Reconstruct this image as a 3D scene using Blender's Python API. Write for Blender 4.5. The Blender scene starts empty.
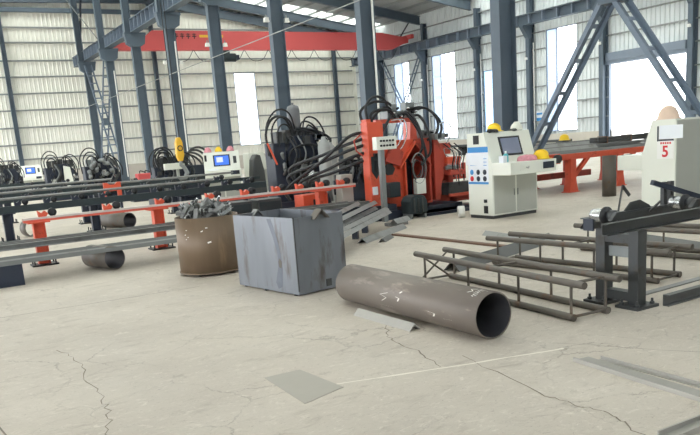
import bpy, math, random
from mathutils import Vector, Matrix
R = math.radians
PI = math.pi
S = bpy.context.scene
COL = S.collection
rng = random.Random(7)

# ------------------------------------------------------------------ camera
cam_d = bpy.data.cameras.new('camera')
cam = bpy.data.objects.new('camera', cam_d)
COL.objects.link(cam)
cam_d.sensor_fit = 'HORIZONTAL'
cam_d.sensor_width = 36.0
cam_d.lens = 737.52 / 700 * 36.0
cam_d.shift_y = (302.85 - 217.5) / 700
cam_d.clip_start = 0.05
cam_d.clip_end = 600
rt = Vector((0.8537, -0.5156, -0.0727)).normalized()
fw = Vector((0.4917, 0.8442, -0.2136)).normalized()
up = rt.cross(fw)
m = Matrix((rt, up, -fw)).transposed().to_4x4()
m.translation = Vector((0, 0, 1.6))
cam.matrix_world = m
S.camera = cam

# ------------------------------------------------------------------ sky and exposure
w = bpy.data.worlds.new('overcast_sky')
S.world = w
w.use_nodes = True
bg = w.node_tree.nodes['Background']
bg.inputs[0].default_value = (0.93, 0.965, 1.0, 1)
bg.inputs[1].default_value = 4.2
S.view_settings.view_transform = 'Standard'
S.view_settings.look = 'None'
S.view_settings.exposure = 0.66
S.view_settings.gamma = 1.0
S.view_settings.use_curve_mapping = False
S.cycles.use_denoising = True
S.cycles.max_bounces = 8
S.cycles.diffuse_bounces = 5
S.cycles.transparent_max_bounces = 12

# ------------------------------------------------------------------ materials
def srgb(c):
    return tuple(((v / 255) / 12.92 if v / 255 <= 0.04045 else ((v / 255 + 0.055) / 1.055) ** 2.4) for v in c) + (1,)

def mat(name, rgb, rough=0.55, metal=0.0, var=0.14, scale=5.0, second=None, second_amt=0.0, bump=0.0, second_scale=2.0, stretch=None):
    """painted / bare surface: base colour varied by noise, a second colour in blotches (rust, scale, scuffs)"""
    M = bpy.data.materials.new(name)
    M.use_nodes = True
    nt = M.node_tree
    b = nt.nodes['Principled BSDF']
    b.inputs['Roughness'].default_value = rough
    b.inputs['Metallic'].default_value = metal
    tc = nt.nodes.new('ShaderNodeTexCoord')
    src = tc.outputs['Object']
    if stretch:
        mp = nt.nodes.new('ShaderNodeMapping')
        mp.inputs['Scale'].default_value = stretch
        nt.links.new(src, mp.inputs['Vector'])
        src = mp.outputs['Vector']
    n1 = nt.nodes.new('ShaderNodeTexNoise')
    n1.inputs['Scale'].default_value = scale
    n1.inputs['Detail'].default_value = 6
    nt.links.new(src, n1.inputs['Vector'])
    c = srgb(rgb)
    mx = nt.nodes.new('ShaderNodeMix')
    mx.data_type = 'RGBA'
    mx.inputs['A'].default_value = tuple(v * (1 - var) for v in c[:3]) + (1,)
    mx.inputs['B'].default_value = tuple(min(1, v * (1 + var)) for v in c[:3]) + (1,)
    nt.links.new(n1.outputs['Fac'], mx.inputs['Factor'])
    out = mx.outputs['Result']
    if second:
        n2 = nt.nodes.new('ShaderNodeTexNoise')
        n2.inputs['Scale'].default_value = second_scale
        n2.inputs['Detail'].default_value = 8
        n2.inputs['Roughness'].default_value = 0.65
        nt.links.new(src, n2.inputs['Vector'])
        rp = nt.nodes.new('ShaderNodeMapRange')
        rp.inputs['From Min'].default_value = 0.62 - second_amt * 0.25
        rp.inputs['From Max'].default_value = 0.74 - second_amt * 0.2
        nt.links.new(n2.outputs['Fac'], rp.inputs['Value'])
        m2 = nt.nodes.new('ShaderNodeMix')
        m2.data_type = 'RGBA'
        nt.links.new(rp.outputs['Result'], m2.inputs['Factor'])
        nt.links.new(out, m2.inputs['A'])
        m2.inputs['B'].default_value = srgb(second)
        out = m2.outputs['Result']
    nt.links.new(out, b.inputs['Base Color'])
    if bump:
        bp = nt.nodes.new('ShaderNodeBump')
        bp.inputs['Strength'].default_value = bump
        bp.inputs['Distance'].default_value = 0.01
        nt.links.new(n1.outputs['Fac'], bp.inputs['Height'])
        nt.links.new(bp.outputs['Normal'], b.inputs['Normal'])
    return M

def glass_mat(name, rgb, clear, rough=0.1):
    M = bpy.data.materials.new(name)
    M.use_nodes = True
    nt = M.node_tree
    for n in list(nt.nodes):
        nt.nodes.remove(n)
    o = nt.nodes.new('ShaderNodeOutputMaterial')
    t = nt.nodes.new('ShaderNodeBsdfTransparent')
    t.inputs[0].default_value = srgb(rgb)
    d = nt.nodes.new('ShaderNodeBsdfTranslucent')
    d.inputs[0].default_value = srgb(rgb)
    a = nt.nodes.new('ShaderNodeBsdfDiffuse')
    a.inputs[0].default_value = srgb(rgb)
    ad = nt.nodes.new('ShaderNodeMixShader')
    ad.inputs[0].default_value = 0.35
    nt.links.new(d.outputs[0], ad.inputs[1])
    nt.links.new(a.outputs[0], ad.inputs[2])
    mx = nt.nodes.new('ShaderNodeMixShader')
    mx.inputs[0].default_value = clear
    nt.links.new(ad.outputs[0], mx.inputs[1])
    nt.links.new(t.outputs[0], mx.inputs[2])
    nt.links.new(mx.outputs[0], o.inputs[0])
    return M

def floor_material():
    M = bpy.data.materials.new('worn_concrete')
    M.use_nodes = True
    nt = M.node_tree
    L = nt.links.new
    b = nt.nodes['Principled BSDF']
    tc = nt.nodes.new('ShaderNodeTexCoord')
    def noise(scale, detail=8, rough=0.6, stretch=None, dist=0.0):
        n = nt.nodes.new('ShaderNodeTexNoise')
        n.inputs['Scale'].default_value = scale
        n.inputs['Detail'].default_value = detail
        n.inputs['Roughness'].default_value = rough
        n.inputs['Distortion'].default_value = dist
        if stretch:
            mp = nt.nodes.new('ShaderNodeMapping')
            mp.inputs['Scale'].default_value = stretch
            mp.inputs['Rotation'].default_value = (0, 0, 0.3)
            L(tc.outputs['Object'], mp.inputs['Vector'])
            L(mp.outputs['Vector'], n.inputs['Vector'])
        else:
            L(tc.outputs['Object'], n.inputs['Vector'])
        return n
    def rng_(src, a, c, lo=0.0, hi=1.0):
        r = nt.nodes.new('ShaderNodeMapRange')
        r.inputs['From Min'].default_value = a
        r.inputs['From Max'].default_value = c
        r.inputs['To Min'].default_value = lo
        r.inputs['To Max'].default_value = hi
        L(src, r.inputs['Value'])
        return r.outputs['Result']
    def mix(f, a, c, blend='MIX'):
        x = nt.nodes.new('ShaderNodeMix')
        x.data_type = 'RGBA'
        x.blend_type = blend
        for s, v in (('Factor', f), ('A', a), ('B', c)):
            if isinstance(v, (tuple, float)):
                x.inputs[s].default_value = v
            else:
                L(v, x.inputs[s])
        return x.outputs['Result']
    base = mix(rng_(noise(0.55).outputs['Fac'], 0.35, 0.65), srgb((181, 172, 160)), srgb((197, 188, 175)))
    base = mix(rng_(noise(7.0, 9, 0.75, (1, 1.7, 1), 1.6).outputs['Fac'], 0.54, 0.7), base, srgb((212, 204, 192)))
    base = mix(rng_(noise(3.0, 9, 0.7, (1, 2.2, 1), 0.8).outputs['Fac'], 0.55, 0.7, 0, 0.55), base, srgb((150, 140, 127)))
    base = mix(rng_(noise(16, 7, 0.8, (1, 2.0, 1), 2.5).outputs['Fac'], 0.57, 0.66, 0, 0.75), base, srgb((126, 117, 106)))
    base = mix(rng_(noise(40, 4, 0.7).outputs['Fac'], 0.6, 0.72, 0, 0.5), base, srgb((216, 207, 193)))
    # hairline cracks
    wob = noise(2.0, 6, 0.7)
    ad = nt.nodes.new('ShaderNodeMix')
    ad.data_type = 'RGBA'
    ad.inputs['Factor'].default_value = 0.25
    L(tc.outputs['Object'], ad.inputs['A'])
    L(wob.outputs['Color'], ad.inputs['B'])
    v = nt.nodes.new('ShaderNodeTexVoronoi')
    v.feature = 'DISTANCE_TO_EDGE'
    v.inputs['Scale'].default_value = 1.6
    L(ad.outputs['Result'], v.inputs['Vector'])
    line = rng_(v.outputs['Distance'], 0.0, 0.012, 1, 0)
    mask = rng_(noise(0.9, 4).outputs['Fac'], 0.46, 0.6, 0, 0.6)
    mu = nt.nodes.new('ShaderNodeMath')
    mu.operation = 'MULTIPLY'
    L(line, mu.inputs[0])
    L(mask, mu.inputs[1])
    base = mix(mu.outputs[0], base, srgb((120, 112, 102)))
    L(base, b.inputs['Base Color'])
    rr = rng_(noise(1.2).outputs['Fac'], 0.3, 0.7, 0.5, 0.75)
    L(rr, b.inputs['Roughness'])
    bp = nt.nodes.new('ShaderNodeBump')
    bp.inputs['Strength'].default_value = 0.25
    bp.inputs['Distance'].default_value = 0.01
    L(noise(14, 8, 0.7).outputs['Fac'], bp.inputs['Height'])
    L(bp.outputs['Normal'], b.inputs['Normal'])
    return M

M = {}
M['floor'] = floor_material()
M['clad'] = mat('cream_cladding', (240, 239, 230), 0.6, var=0.05, scale=0.8)
M['clad_r'] = mat('grey_white_cladding', (218, 224, 226), 0.6, var=0.05, scale=0.8)
M['girt'] = mat('galvanised_girt', (138, 142, 142), 0.5, 0.2, var=0.1)
M['brick'] = mat('rendered_brick', (196, 190, 180), 0.8, var=0.12, scale=2)
M['roof'] = mat('grey_roof_sheet', (150, 154, 156), 0.6, var=0.06)
M['steel'] = mat('slate_blue_steel_paint', (80, 93, 106), 0.5, var=0.1, scale=3)
M['steel_l'] = mat('pale_blue_grey_paint', (120, 132, 148), 0.5, var=0.1, scale=3)
M['steel_m'] = mat('mid_blue_grey_paint', (104, 118, 134), 0.5, var=0.1, scale=3)
M['worn'] = mat('rail_top_sheen', (206, 196, 190), 0.3, 0.1, var=0.08)  # reflected light on the rail top, put in as a pale colour
M['girder'] = mat('crane_red_paint', (200, 84, 84), 0.5, var=0.06, scale=1)
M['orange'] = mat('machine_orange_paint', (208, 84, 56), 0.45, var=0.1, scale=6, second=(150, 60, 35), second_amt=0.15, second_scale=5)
M['orange_d'] = mat('dull_and_shaded_orange', (180, 70, 54), 0.5, var=0.12, scale=6, second=(110, 45, 35), second_amt=0.3, second_scale=4)
M['rail_r'] = mat('salmon_red_rail_paint', (214, 96, 76), 0.35, var=0.08)
M['navy'] = mat('dark_navy_machine_paint', (30, 38, 54), 0.5, var=0.25, scale=6)
M['green'] = mat('dark_green_rail_paint', (34, 46, 50), 0.6, var=0.2, scale=4)
M['grey'] = mat('mid_grey_metal', (128, 132, 132), 0.45, 0.3, var=0.15)
M['chrome'] = mat('bright_steel', (190, 192, 192), 0.25, 0.8, var=0.1)
M['accum'] = mat('grey_accumulator', (112, 114, 118), 0.45, 0.1, var=0.12)
M['gas'] = mat('grey_cylinder_paint', (150, 154, 152), 0.45, var=0.12)
M['black'] = mat('black_rubber', (26, 28, 32), 0.5, var=0.2)
M['white'] = mat('white_paint', (232, 232, 228), 0.5, var=0.04)
M['cream'] = mat('cream_cabinet_paint', (224, 226, 216), 0.45, var=0.05, scale=2)
M['cream_d'] = mat('grey_cabinet_door', (176, 178, 170), 0.5, var=0.05, scale=2)
M['screen'] = mat('dull_screen_glass', (120, 128, 150), 0.15, var=0.25, scale=3)
M['blue_s'] = bpy.data.materials.new('lit_blue_screen')
M['blue_s'].use_nodes = True
_b = M['blue_s'].node_tree.nodes['Principled BSDF']
_b.inputs['Base Color'].default_value = srgb((40, 80, 170))
_b.inputs['Emission Color'].default_value = srgb((60, 110, 210))
_b.inputs['Emission Strength'].default_value = 0.6
M['yellow'] = mat('yellow_plastic', (240, 200, 30), 0.4, var=0.05)
M['hookyel'] = mat('yellow_hook_paint', (228, 178, 50), 0.45, var=0.1)
M['pink'] = mat('pink_cloth', (206, 140, 150), 0.8, var=0.3, scale=20)
M['cyan'] = mat('cyan_plastic', (90, 190, 200), 0.3, var=0.1)
M['blue'] = mat('blue_print', (60, 140, 205), 0.5, var=0.05)
M['red'] = mat('red_print', (205, 40, 50), 0.5, var=0.05)
M['paper'] = mat('white_paper', (226, 230, 236), 0.7, var=0.04)
M['straw'] = mat('beige_hat', (220, 194, 174), 0.7, var=0.12, scale=12)
M['heat'] = mat('blue_heat_tint', (102, 107, 118), 0.4, 0.3, var=0.2, scale=9)
M['drum'] = mat('brown_mill_scale', (112, 94, 75), 0.5, 0.15, var=0.2, scale=2.5, second=(140, 116, 92), second_amt=0.35, second_scale=1.6, stretch=(2.5, 2.5, 0.5))
M['box'] = mat('blue_grey_plate', (122, 126, 133), 0.4, 0.35, var=0.3, scale=1.6, second=(96, 90, 88), second_amt=0.3, second_scale=2.2, stretch=(2.2, 2.2, 0.6))
M['pipe'] = mat('brown_grey_pipe', (116, 107, 99), 0.5, 0.15, var=0.16, scale=4, second=(160, 148, 138), second_amt=0.25, second_scale=3, stretch=(2.5, 0.7, 2.5))
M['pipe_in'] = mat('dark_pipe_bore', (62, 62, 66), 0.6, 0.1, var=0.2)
M['tubing'] = mat('rusty_grey_tube', (96, 90, 83), 0.5, 0.2, var=0.2, scale=6, second=(100, 78, 60), second_amt=0.3, second_scale=6)
M['stand'] = mat('dark_grey_steel', (66, 68, 69), 0.5, 0.2, var=0.2, scale=6, second=(60, 56, 52), second_amt=0.3, second_scale=6)
M['angle'] = mat('grey_mill_angle', (130, 131, 130), 0.45, 0.25, var=0.16, scale=5, second=(110, 108, 104), second_amt=0.3, second_scale=3)
M['angle_d'] = mat('dark_mill_angle', (98, 99, 98), 0.5, 0.25, var=0.18, scale=5)
M['rust'] = mat('rusty_flat_bar', (112, 86, 72), 0.7, 0.1, var=0.2, scale=8)
M['chalk'] = mat('white_chalk', (232, 228, 220), 0.9, var=0.05)
M['dusty'] = mat('dusty_grey_steel', (160, 157, 150), 0.55, 0.1, var=0.14, scale=8)
M['patch'] = mat('smooth_grey_plate', (166, 160, 149), 0.55, var=0.06, scale=6)
M['crack'] = mat('dark_crack', (128, 118, 106), 0.9, var=0.2)
M['dust'] = mat('pale_scratch', (226, 220, 208), 0.9, var=0.05)
M['ground'] = mat('bright_yard_concrete', (215, 214, 208), 0.8, var=0.05)
M['stain'] = mat('oil_stain', (96, 92, 86), 0.5, var=0.3, scale=8)
M['glass'] = glass_mat('clear_pane', (250, 252, 255), 0.93)
M['frost'] = glass_mat('hazy_pane', (196, 206, 218), 0.22)
M['tarp'] = glass_mat('pale_blue_sheet', (205, 225, 242), 0.25)
M['sky_l'] = glass_mat('skylight_sheet', (245, 246, 240), 0.55)

# ------------------------------------------------------------------ mesh builder
class MB:
    def __init__(s):
        s.v, s.f, s.sm = [], [], []
    def add(s, vs, fs, smooth=False):
        o = len(s.v)
        s.v += [tuple(v) for v in vs]
        s.f += [tuple(i + o for i in f) for f in fs]
        s.sm += [smooth] * len(fs)
        return s
    def box(s, x0, x1, y0, y1, z0, z1):
        vs = [(x, y, z) for z in (z0, z1) for y in (y0, y1) for x in (x0, x1)]
        return s.add(vs, [(0, 2, 3, 1), (4, 5, 7, 6), (0, 1, 5, 4), (2, 6, 7, 3), (0, 4, 6, 2), (1, 3, 7, 5)])
    def cbox(s, c, d, rot=None):
        vs = [Vector((x * d[0] / 2, y * d[1] / 2, z * d[2] / 2)) for z in (-1, 1) for y in (-1, 1) for x in (-1, 1)]
        if rot is not None:
            vs = [rot @ v for v in vs]
        vs = [v + Vector(c) for v in vs]
        return s.add(vs, [(0, 2, 3, 1), (4, 5, 7, 6), (0, 1, 5, 4), (2, 6, 7, 3), (0, 4, 6, 2), (1, 3, 7, 5)])
    def prism(s, pts, axis, a0, a1):
        """polygon extruded along an axis; pts are the two other coordinates in x,y,z order"""
        def P(p, a):
            return (a, p[0], p[1]) if axis == 'x' else ((p[0], a, p[1]) if axis == 'y' else (p[0], p[1], a))
        n = len(pts)
        vs = [P(p, a0) for p in pts] + [P(p, a1) for p in pts]
        fs = [tuple(range(n))[::-1], tuple(range(n, 2 * n))] + [(i, (i + 1) % n, n + (i + 1) % n, n + i) for i in range(n)]
        return s.add(vs, fs)
    def frame(s, p0, p1, upv=(0, 0, 1)):
        d = (Vector(p1) - Vector(p0)).normalized()
        u = Vector(upv)
        if abs(d.dot(u)) > 0.97:
            u = Vector((1, 0, 0))
        a = d.cross(u).normalized()
        return d, a, a.cross(d)
    def tube(s, pts, r, n=10, caps=True, smooth=True):
        pts = [Vector(p) for p in pts]
        rr = r if isinstance(r, (list, tuple)) else [r] * len(pts)
        vs, fs = [], []
        pa = None
        for i, p in enumerate(pts):
            d = (pts[min(i + 1, len(pts) - 1)] - pts[max(i - 1, 0)]).normalized()
            if pa is None:
                u = Vector((0, 0, 1)) if abs(d.z) < 0.9 else Vector((1, 0, 0))
                pa = d.cross(u).normalized()
            pa = (pa - d * pa.dot(d)).normalized()
            pb = d.cross(pa)
            for k in range(n):
                t = 2 * PI * k / n
                vs.append(p + (pa * math.cos(t) + pb * math.sin(t)) * rr[i])
        for i in range(len(pts) - 1):
            for k in range(n):
                a, b = i * n + k, i * n + (k + 1) % n
                fs.append((a, b, b + n, a + n))
        s.add(vs, fs, smooth)
        if caps:
            o = len(vs)
            s.add([vs[k] for k in range(n)], [tuple(range(n))[::-1]])
            s.add(vs[-n:], [tuple(range(n))])
        return s
    def lathe(s, prof, c=(0, 0, 0), axis=(0, 0, 1), n=24, smooth=True):
        """prof: (radius, height) along axis"""
        d = Vector(axis).normalized()
        u = Vector((0, 0, 1)) if abs(d.z) < 0.9 else Vector((1, 0, 0))
        a = d.cross(u).normalized()
        b = d.cross(a)
        c = Vector(c)
        vs, fs = [], []
        for r, h in prof:
            for k in range(n):
                t = 2 * PI * k / n
                vs.append(c + d * h + (a * math.cos(t) + b * math.sin(t)) * max(r, 1e-4))
        for i in range(len(prof) - 1):
            for k in range(n):
                p, q = i * n + k, i * n + (k + 1) % n
                fs.append((p, p + n, q + n, q))
        return s.add(vs, fs, smooth)
    def bar(s, p0, p1, w, h, upv=(0, 0, 1)):
        d, a, u = s.frame(p0, p1, upv)
        vs = []
        for p in (Vector(p0), Vector(p1)):
            for i, j in ((-1, -1), (1, -1), (1, 1), (-1, 1)):
                vs.append(p + a * (i * w / 2) + u * (j * h / 2))
        return s.add(vs, [(0, 1, 2, 3), (7, 6, 5, 4), (0, 4, 5, 1), (1, 5, 6, 2), (2, 6, 7, 3), (3, 7, 4, 0)])
    def sect(s, p0, p1, poly, upv=(0, 0, 1)):
        """any cross section (a,u) swept from p0 to p1"""
        d, a, u = s.frame(p0, p1, upv)
        n = len(poly)
        vs = [Vector(p) + a * x + u * y for p in (p0, p1) for x, y in poly]
        fs = [tuple(range(n)), tuple(range(2 * n - 1, n - 1, -1))] + [((i + 1) % n, i, n + i, n + (i + 1) % n) for i in range(n)]
        return s.add(vs, fs)
    def build(s, name, m, parent=None, loc=None, bevel=0.0):
        me = bpy.data.meshes.new(name)
        me.from_pydata(s.v, [], s.f)
        me.polygons.foreach_set('use_smooth', s.sm)
        me.update()
        me.materials.append(m)
        import bmesh
        b = bmesh.new()
        b.from_mesh(me)
        bmesh.ops.recalc_face_normals(b, faces=b.faces)
        b.to_mesh(me)
        b.free()
        o = bpy.data.objects.new(name, me)
        COL.objects.link(o)
        if parent:
            o.parent = parent
        if loc:
            o.location = loc
        if bevel:
            bv = o.modifiers.new('bevel', 'BEVEL')
            bv.width = bevel
            bv.segments = 2
            bv.limit_method = 'ANGLE'
        return o

def L_sect(g, t):
    return [(0, 0), (g, 0), (g, t), (t, t), (t, g), (0, g)]
def V_sect(g, t):
    """angle resting on its two toes, ridge up"""
    q = g * 0.7071
    k = t * 1.414
    return [(-q, 0), (0, q), (q, 0), (q - k, 0), (0, q - k), (-q + k, 0)]
def C_sect(h, wd, t):
    return [(0, -h / 2), (wd, -h / 2), (wd, -h / 2 + t), (t, -h / 2 + t), (t, h / 2 - t), (wd, h / 2 - t), (wd, h / 2), (0, h / 2)]
def H_sect(a, b, t):
    """flanges at +-a/2, flange width b"""
    return [(-a/2, -b/2), (-a/2 + t, -b/2), (-a/2 + t, -t/2), (a/2 - t, -t/2), (a/2 - t, -b/2), (a/2, -b/2),
            (a/2, b/2), (a/2 - t, b/2), (a/2 - t, t/2), (-a/2 + t, t/2), (-a/2 + t, b/2), (-a/2, b/2)]
def spline(pts, n=6):
    P = [Vector(p) for p in pts]
    P = [2 * P[0] - P[1]] + P + [2 * P[-1] - P[-2]]
    out = []
    for i in range(1, len(P) - 2):
        for k in range(n):
            t = k / n
            a, b, c, d = P[i - 1], P[i], P[i + 1], P[i + 2]
            out.append(0.5 * ((2 * b) + (c - a) * t + (2 * a - 5 * b + 4 * c - d) * t * t + (3 * b - a - 3 * c + d) * t ** 3))
    out.append(P[-2])
    return out
def arc(p0, p1, h, lean=(0, 0, 0), n=12):
    """hose that leaves p0, rises h and comes down on p1"""
    p0, p1 = Vector(p0), Vector(p1)
    L = Vector(lean)
    q0 = p0 + (p1 - p0) * 0.08 + Vector((0, 0, h * 0.75)) + L * 0.7
    q1 = p0 + (p1 - p0) * 0.5 + Vector((0, 0, h)) + L
    q2 = p0 + (p1 - p0) * 0.9 + Vector((0, 0, h * 0.7)) + L * 0.7
    return spline([p0, q0, q1, q2, p1], 5)

def tag(o, label, cat, group=None, kind=None):
    o['label'] = label
    o['category'] = cat
    if group:
        o['group'] = group
    if kind:
        o['kind'] = kind
    return o
def thing(name, label, cat, loc=(0, 0, 0), rz=0.0, group=None):
    o = bpy.data.objects.new(name, None)
    o.empty_display_size = 0.2
    COL.objects.link(o)
    o.location = loc
    o.rotation_euler = (0, 0, rz)
    return tag(o, label, cat, group)
def struct(o, label=None, cat=None):
    o['kind'] = 'structure'
    if label:
        o['label'] = label
    if cat:
        o['category'] = cat
    return o
def dup(src, loc, rz=None, label=None):
    r = src.copy()
    COL.objects.link(r)
    r.location = loc
    if rz is not None:
        r.rotation_euler = (0, 0, rz)
    if label:
        r['label'] = label
    for ch in list(src.children):
        c = ch.copy()
        COL.objects.link(c)
        c.parent = r
        for g in ch.children:
            d = g.copy()
            COL.objects.link(d)
            d.parent = c
    return r

# ------------------------------------------------------------------ the setting
XR, XC, XW, YB = 12.5, 36.7, 37.1, 59.5          # inner column row, right column row, right wall, back wall
X0, Y0 = -9.0, -6.0                              # unseen sides of the modelled part of the hall
def roof_z(x):
    return 11.0 + 0.155 * (36.3 - x) if x > 18 else 11.0 + 0.155 * 18.3 + 0.02 * (x - 18)

struct(MB().box(X0, XW + 0.2, Y0, YB + 0.2, -0.2, 0).build('floor', M['floor']), 'pale worn concrete workshop floor with cracks', 'floor')
struct(MB().box(-60, 160, -60, 190, -0.5, -0.22).build('ground', M['ground']), 'bright concrete yard outside the hall', 'ground')

def clad_sheet(mb, along, fixed, a0, a1, z0, z1, pitch=0.3, depth=0.06, inward=-1):
    """ribbed sheet: along = 'x' or 'y'"""
    n = max(1, int(round((a1 - a0) / pitch)))
    st = (a1 - a0) / n
    pr = []
    for i in range(n):
        a = a0 + i * st
        pr += [(a, 0), (a + st * 0.68, 0), (a + st * 0.72, depth), (a + st * 0.94, depth)]
    pr.append((a1, 0))
    vs = []
    for z in (z0, z1):
        for a, d in pr:
            vs.append((a, fixed + inward * d, z) if along == 'x' else (fixed + inward * d, a, z))
    k = len(pr)
    mb.add(vs, [(i, i + 1, k + i + 1, k + i) for i in range(k - 1)])

def wall(name, along, fixed, a0, a1, top, holes, m, label):
    """wall made of ribbed sheets around rectangular openings (lo, hi, z0, z1)"""
    mb = MB()
    cuts = sorted({a0, a1} | {h[0] for h in holes} | {h[1] for h in holes})
    for lo, hi in zip(cuts[:-1], cuts[1:]):
        zs = [(1.1, top)]
        for h in holes:
            if h[0] <= lo + 1e-6 and h[1] >= hi - 1e-6:
                nz = []
                for z0, z1 in zs:
                    if h[2] > z0: nz.append((z0, min(h[2], z1)))
                    if h[3] < z1: nz.append((max(h[3], z0), z1))
                zs = nz
        for z0, z1 in zs:
            if z1 - z0 > 0.01:
                clad_sheet(mb, along, fixed, lo, hi, z0, z1)
    return struct(mb.build(name, m), label, 'wall')

BW = (25.1, 27.0, 1.9, 7.88)
wb = wall('wall_back', 'x', YB, X0, XW, 14.2, [BW], M['clad'], 'cream ribbed sheet back wall of the hall')
RW = [(51.2, 53.4), (45.3, 48.2), (39.4, 42.2), (33.5, 36.1)]
RWT = [7.6, 7.6, 5.8, 7.65]
DOOR = (25.95, 31.0, 0.0, 4.9)
wr = wall('wall_right', 'y', XW, Y0, YB, 11.0, [(a, b, 1.25, t) for (a, b), t in zip(RW, RWT)] + [DOOR], M['clad_r'], 'grey white ribbed sheet right wall')
mb = MB().box(X0, XW, YB - 0.05, YB + 0.2, 0, 1.1)
struct(mb.build('baseboard_back', M['brick']), 'low rendered brick base of the back wall', 'wall base')
mb = MB().box(XW - 0.05, XW + 0.2, Y0, DOOR[0], 0, 1.1).box(XW - 0.05, XW + 0.2, DOOR[1], YB, 0, 1.1)
struct(mb.build('baseboard_right', M['brick']), 'low rendered brick base of the right wall', 'wall base')
for z in (2.0, 3.06, 4.27, 5.48, 6.64, 7.8, 8.92, 10.17, 11.2, 12.47):
    mb = MB()
    if BW[2] - 0.1 < z < BW[3] - 0.1:
        mb.box(X0, BW[0] - .05, YB - 0.2, YB - 0.04, z - 0.05, z + 0.05).box(BW[1] + .05, XW - .5, YB - 0.2, YB - 0.04, z - 0.05, z + 0.05)
    else:
        mb.box(X0, XW - .5, YB - 0.2, YB - 0.04, z - 0.05, z + 0.05)
    mb.build('girt', M['girt'], wb)
for z in (1.95, 3.05, 4.2, 5.4, 6.55, 7.6, 8.7, 9.8):
    spans, cur = [], Y0
    for (a, b), t in sorted(list(zip(RW, RWT)) + [((DOOR[0], DOOR[1]), 5.6)]):
        if z < t + 0.03:
            spans.append((cur, a - 0.05)); cur = b + 0.05
    spans.append((cur, YB - .25))
    mb = MB()
    for a, b in spans:
        mb.box(XW - 0.2, XW - 0.04, a, b, z - 0.035, z + 0.035)
    mb.build('girt', M['girt'], wr)
# back wall posts
for k, x in enumerate((7.75, 18.5, 34.65)):
    o = MB().sect((x, YB - 0.38, 0), (x, YB - 0.38, roof_z(x) - 0.3), H_sect(0.3, 0.3, 0.02), (0, 1, 0)).build('trim_%d' % (k + 1), M['steel'])
    struct(o, ['slate blue wind post on the back wall at the far left', 'slate blue wind post on the back wall behind the crane hook', 'slate blue wind post on the back wall right of the gas cylinders'][k], 'wall post')
# windows
def window(name, along, fixed, a0, a1, z0, z1, panes, label):
    f = MB()
    t = 0.05
    def B(lo, hi, za, zb, d=0.06):
        if along == 'x': f.box(lo, hi, fixed - d, fixed + d, za, zb)
        else: f.box(fixed - d, fixed + d, lo, hi, za, zb)
    B(a0, a0 + t, z0, z1); B(a1 - t, a1, z0, z1); B(a0, a1, z0, z0 + t, 0.1); B(a0, a1, z1 - t, z1)
    for p in panes[1:]:
        B(p[0] - t / 2, p[0] + t / 2, z0, z1)
    o = struct(f.build(name, M['steel_l']), label, 'window')
    for lo, hi, mm in panes:
        p = MB()
        if along == 'x': p.box(lo + .03, hi - .03, fixed - .008, fixed + .008, z0 + .04, z1 - .04)
        else: p.box(fixed - .008, fixed + .008, lo + .03, hi - .03, z0 + .04, z1 - .04)
        p.build('pane', M[mm], o)
    for q in range(1, 4):
        z = z0 + (z1 - z0) * q / 4
        g = MB()
        if along == 'x': g.box(a0, a1, fixed - .02, fixed + .02, z - .015, z + .015)
        else: g.box(fixed - .02, fixed + .02, a0, a1, z - .015, z + .015)
        g.build('glazing_bar', M['white'], o)
    return o
window('window_1', 'x', YB, *BW, [(BW[0], BW[1], 'glass')], 'tall bright window in the back wall')
window('window_2', 'y', XW, 51.2, 53.4, 1.25, 7.6, [(51.2, 52.2, 'glass'), (52.2, 53.4, 'frost')], 'farthest tall window of the right wall, above the orange machine')
window('window_3', 'y', XW, 45.3, 48.2, 1.25, 7.6, [(45.3, 47.1, 'glass'), (47.1, 48.2, 'frost')], 'tall window of the right wall between two crane columns')
window('window_4', 'y', XW, 39.4, 42.2, 1.25, 5.8, [(39.4, 40.8, 'tarp'), (40.8, 42.2, 'tarp')], 'window covered with a pale blue sheet')
window('window_5', 'y', XW, 33.5, 36.1, 1.25, 7.65, [(33.5, 35.2, 'glass'), (35.2, 36.1, 'frost')], 'nearest tall window of the right wall, left of the big door')
# big door opening with frame and rolled shutter box
mb = MB().box(XW - .12, XW + .1, DOOR[0] - .15, DOOR[0], 0, 4.9).box(XW - .12, XW + .1, DOOR[1], DOOR[1] + .15, 0, 4.9).box(XW - .3, XW + .1, DOOR[0] - .15, DOOR[1] + .15, 4.9, 5.1)
d1 = struct(mb.build('door_1', M['steel_l']), 'large bright open doorway in the right wall', 'door')
MB().box(XW - .35, XW - .02, DOOR[0] - .1, DOOR[1] + .1, 5.1, 5.55).build('shutter_box', M['steel_l'], d1)

o = MB().box(X0, XW, Y0 - .2, Y0, 0, 11.5).build('added_wall_front', M['clad_r'])  # out of view, added to cut sky light on the near floor
struct(o, 'unseen wall added behind the camera to dim the near floor', 'wall')
o = MB().box(X0 - .2, X0, Y0, 34, 4.2, 13.7).box(X0 - .2, X0, 34, YB, 9.5, 13.7).build('light_baffle_left', M['clad'])  # unseen light baffle, its gap heights steer sky light into the hall
struct(o, 'unseen baffle left of the camera, open below to shape the daylight', 'wall')
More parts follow.
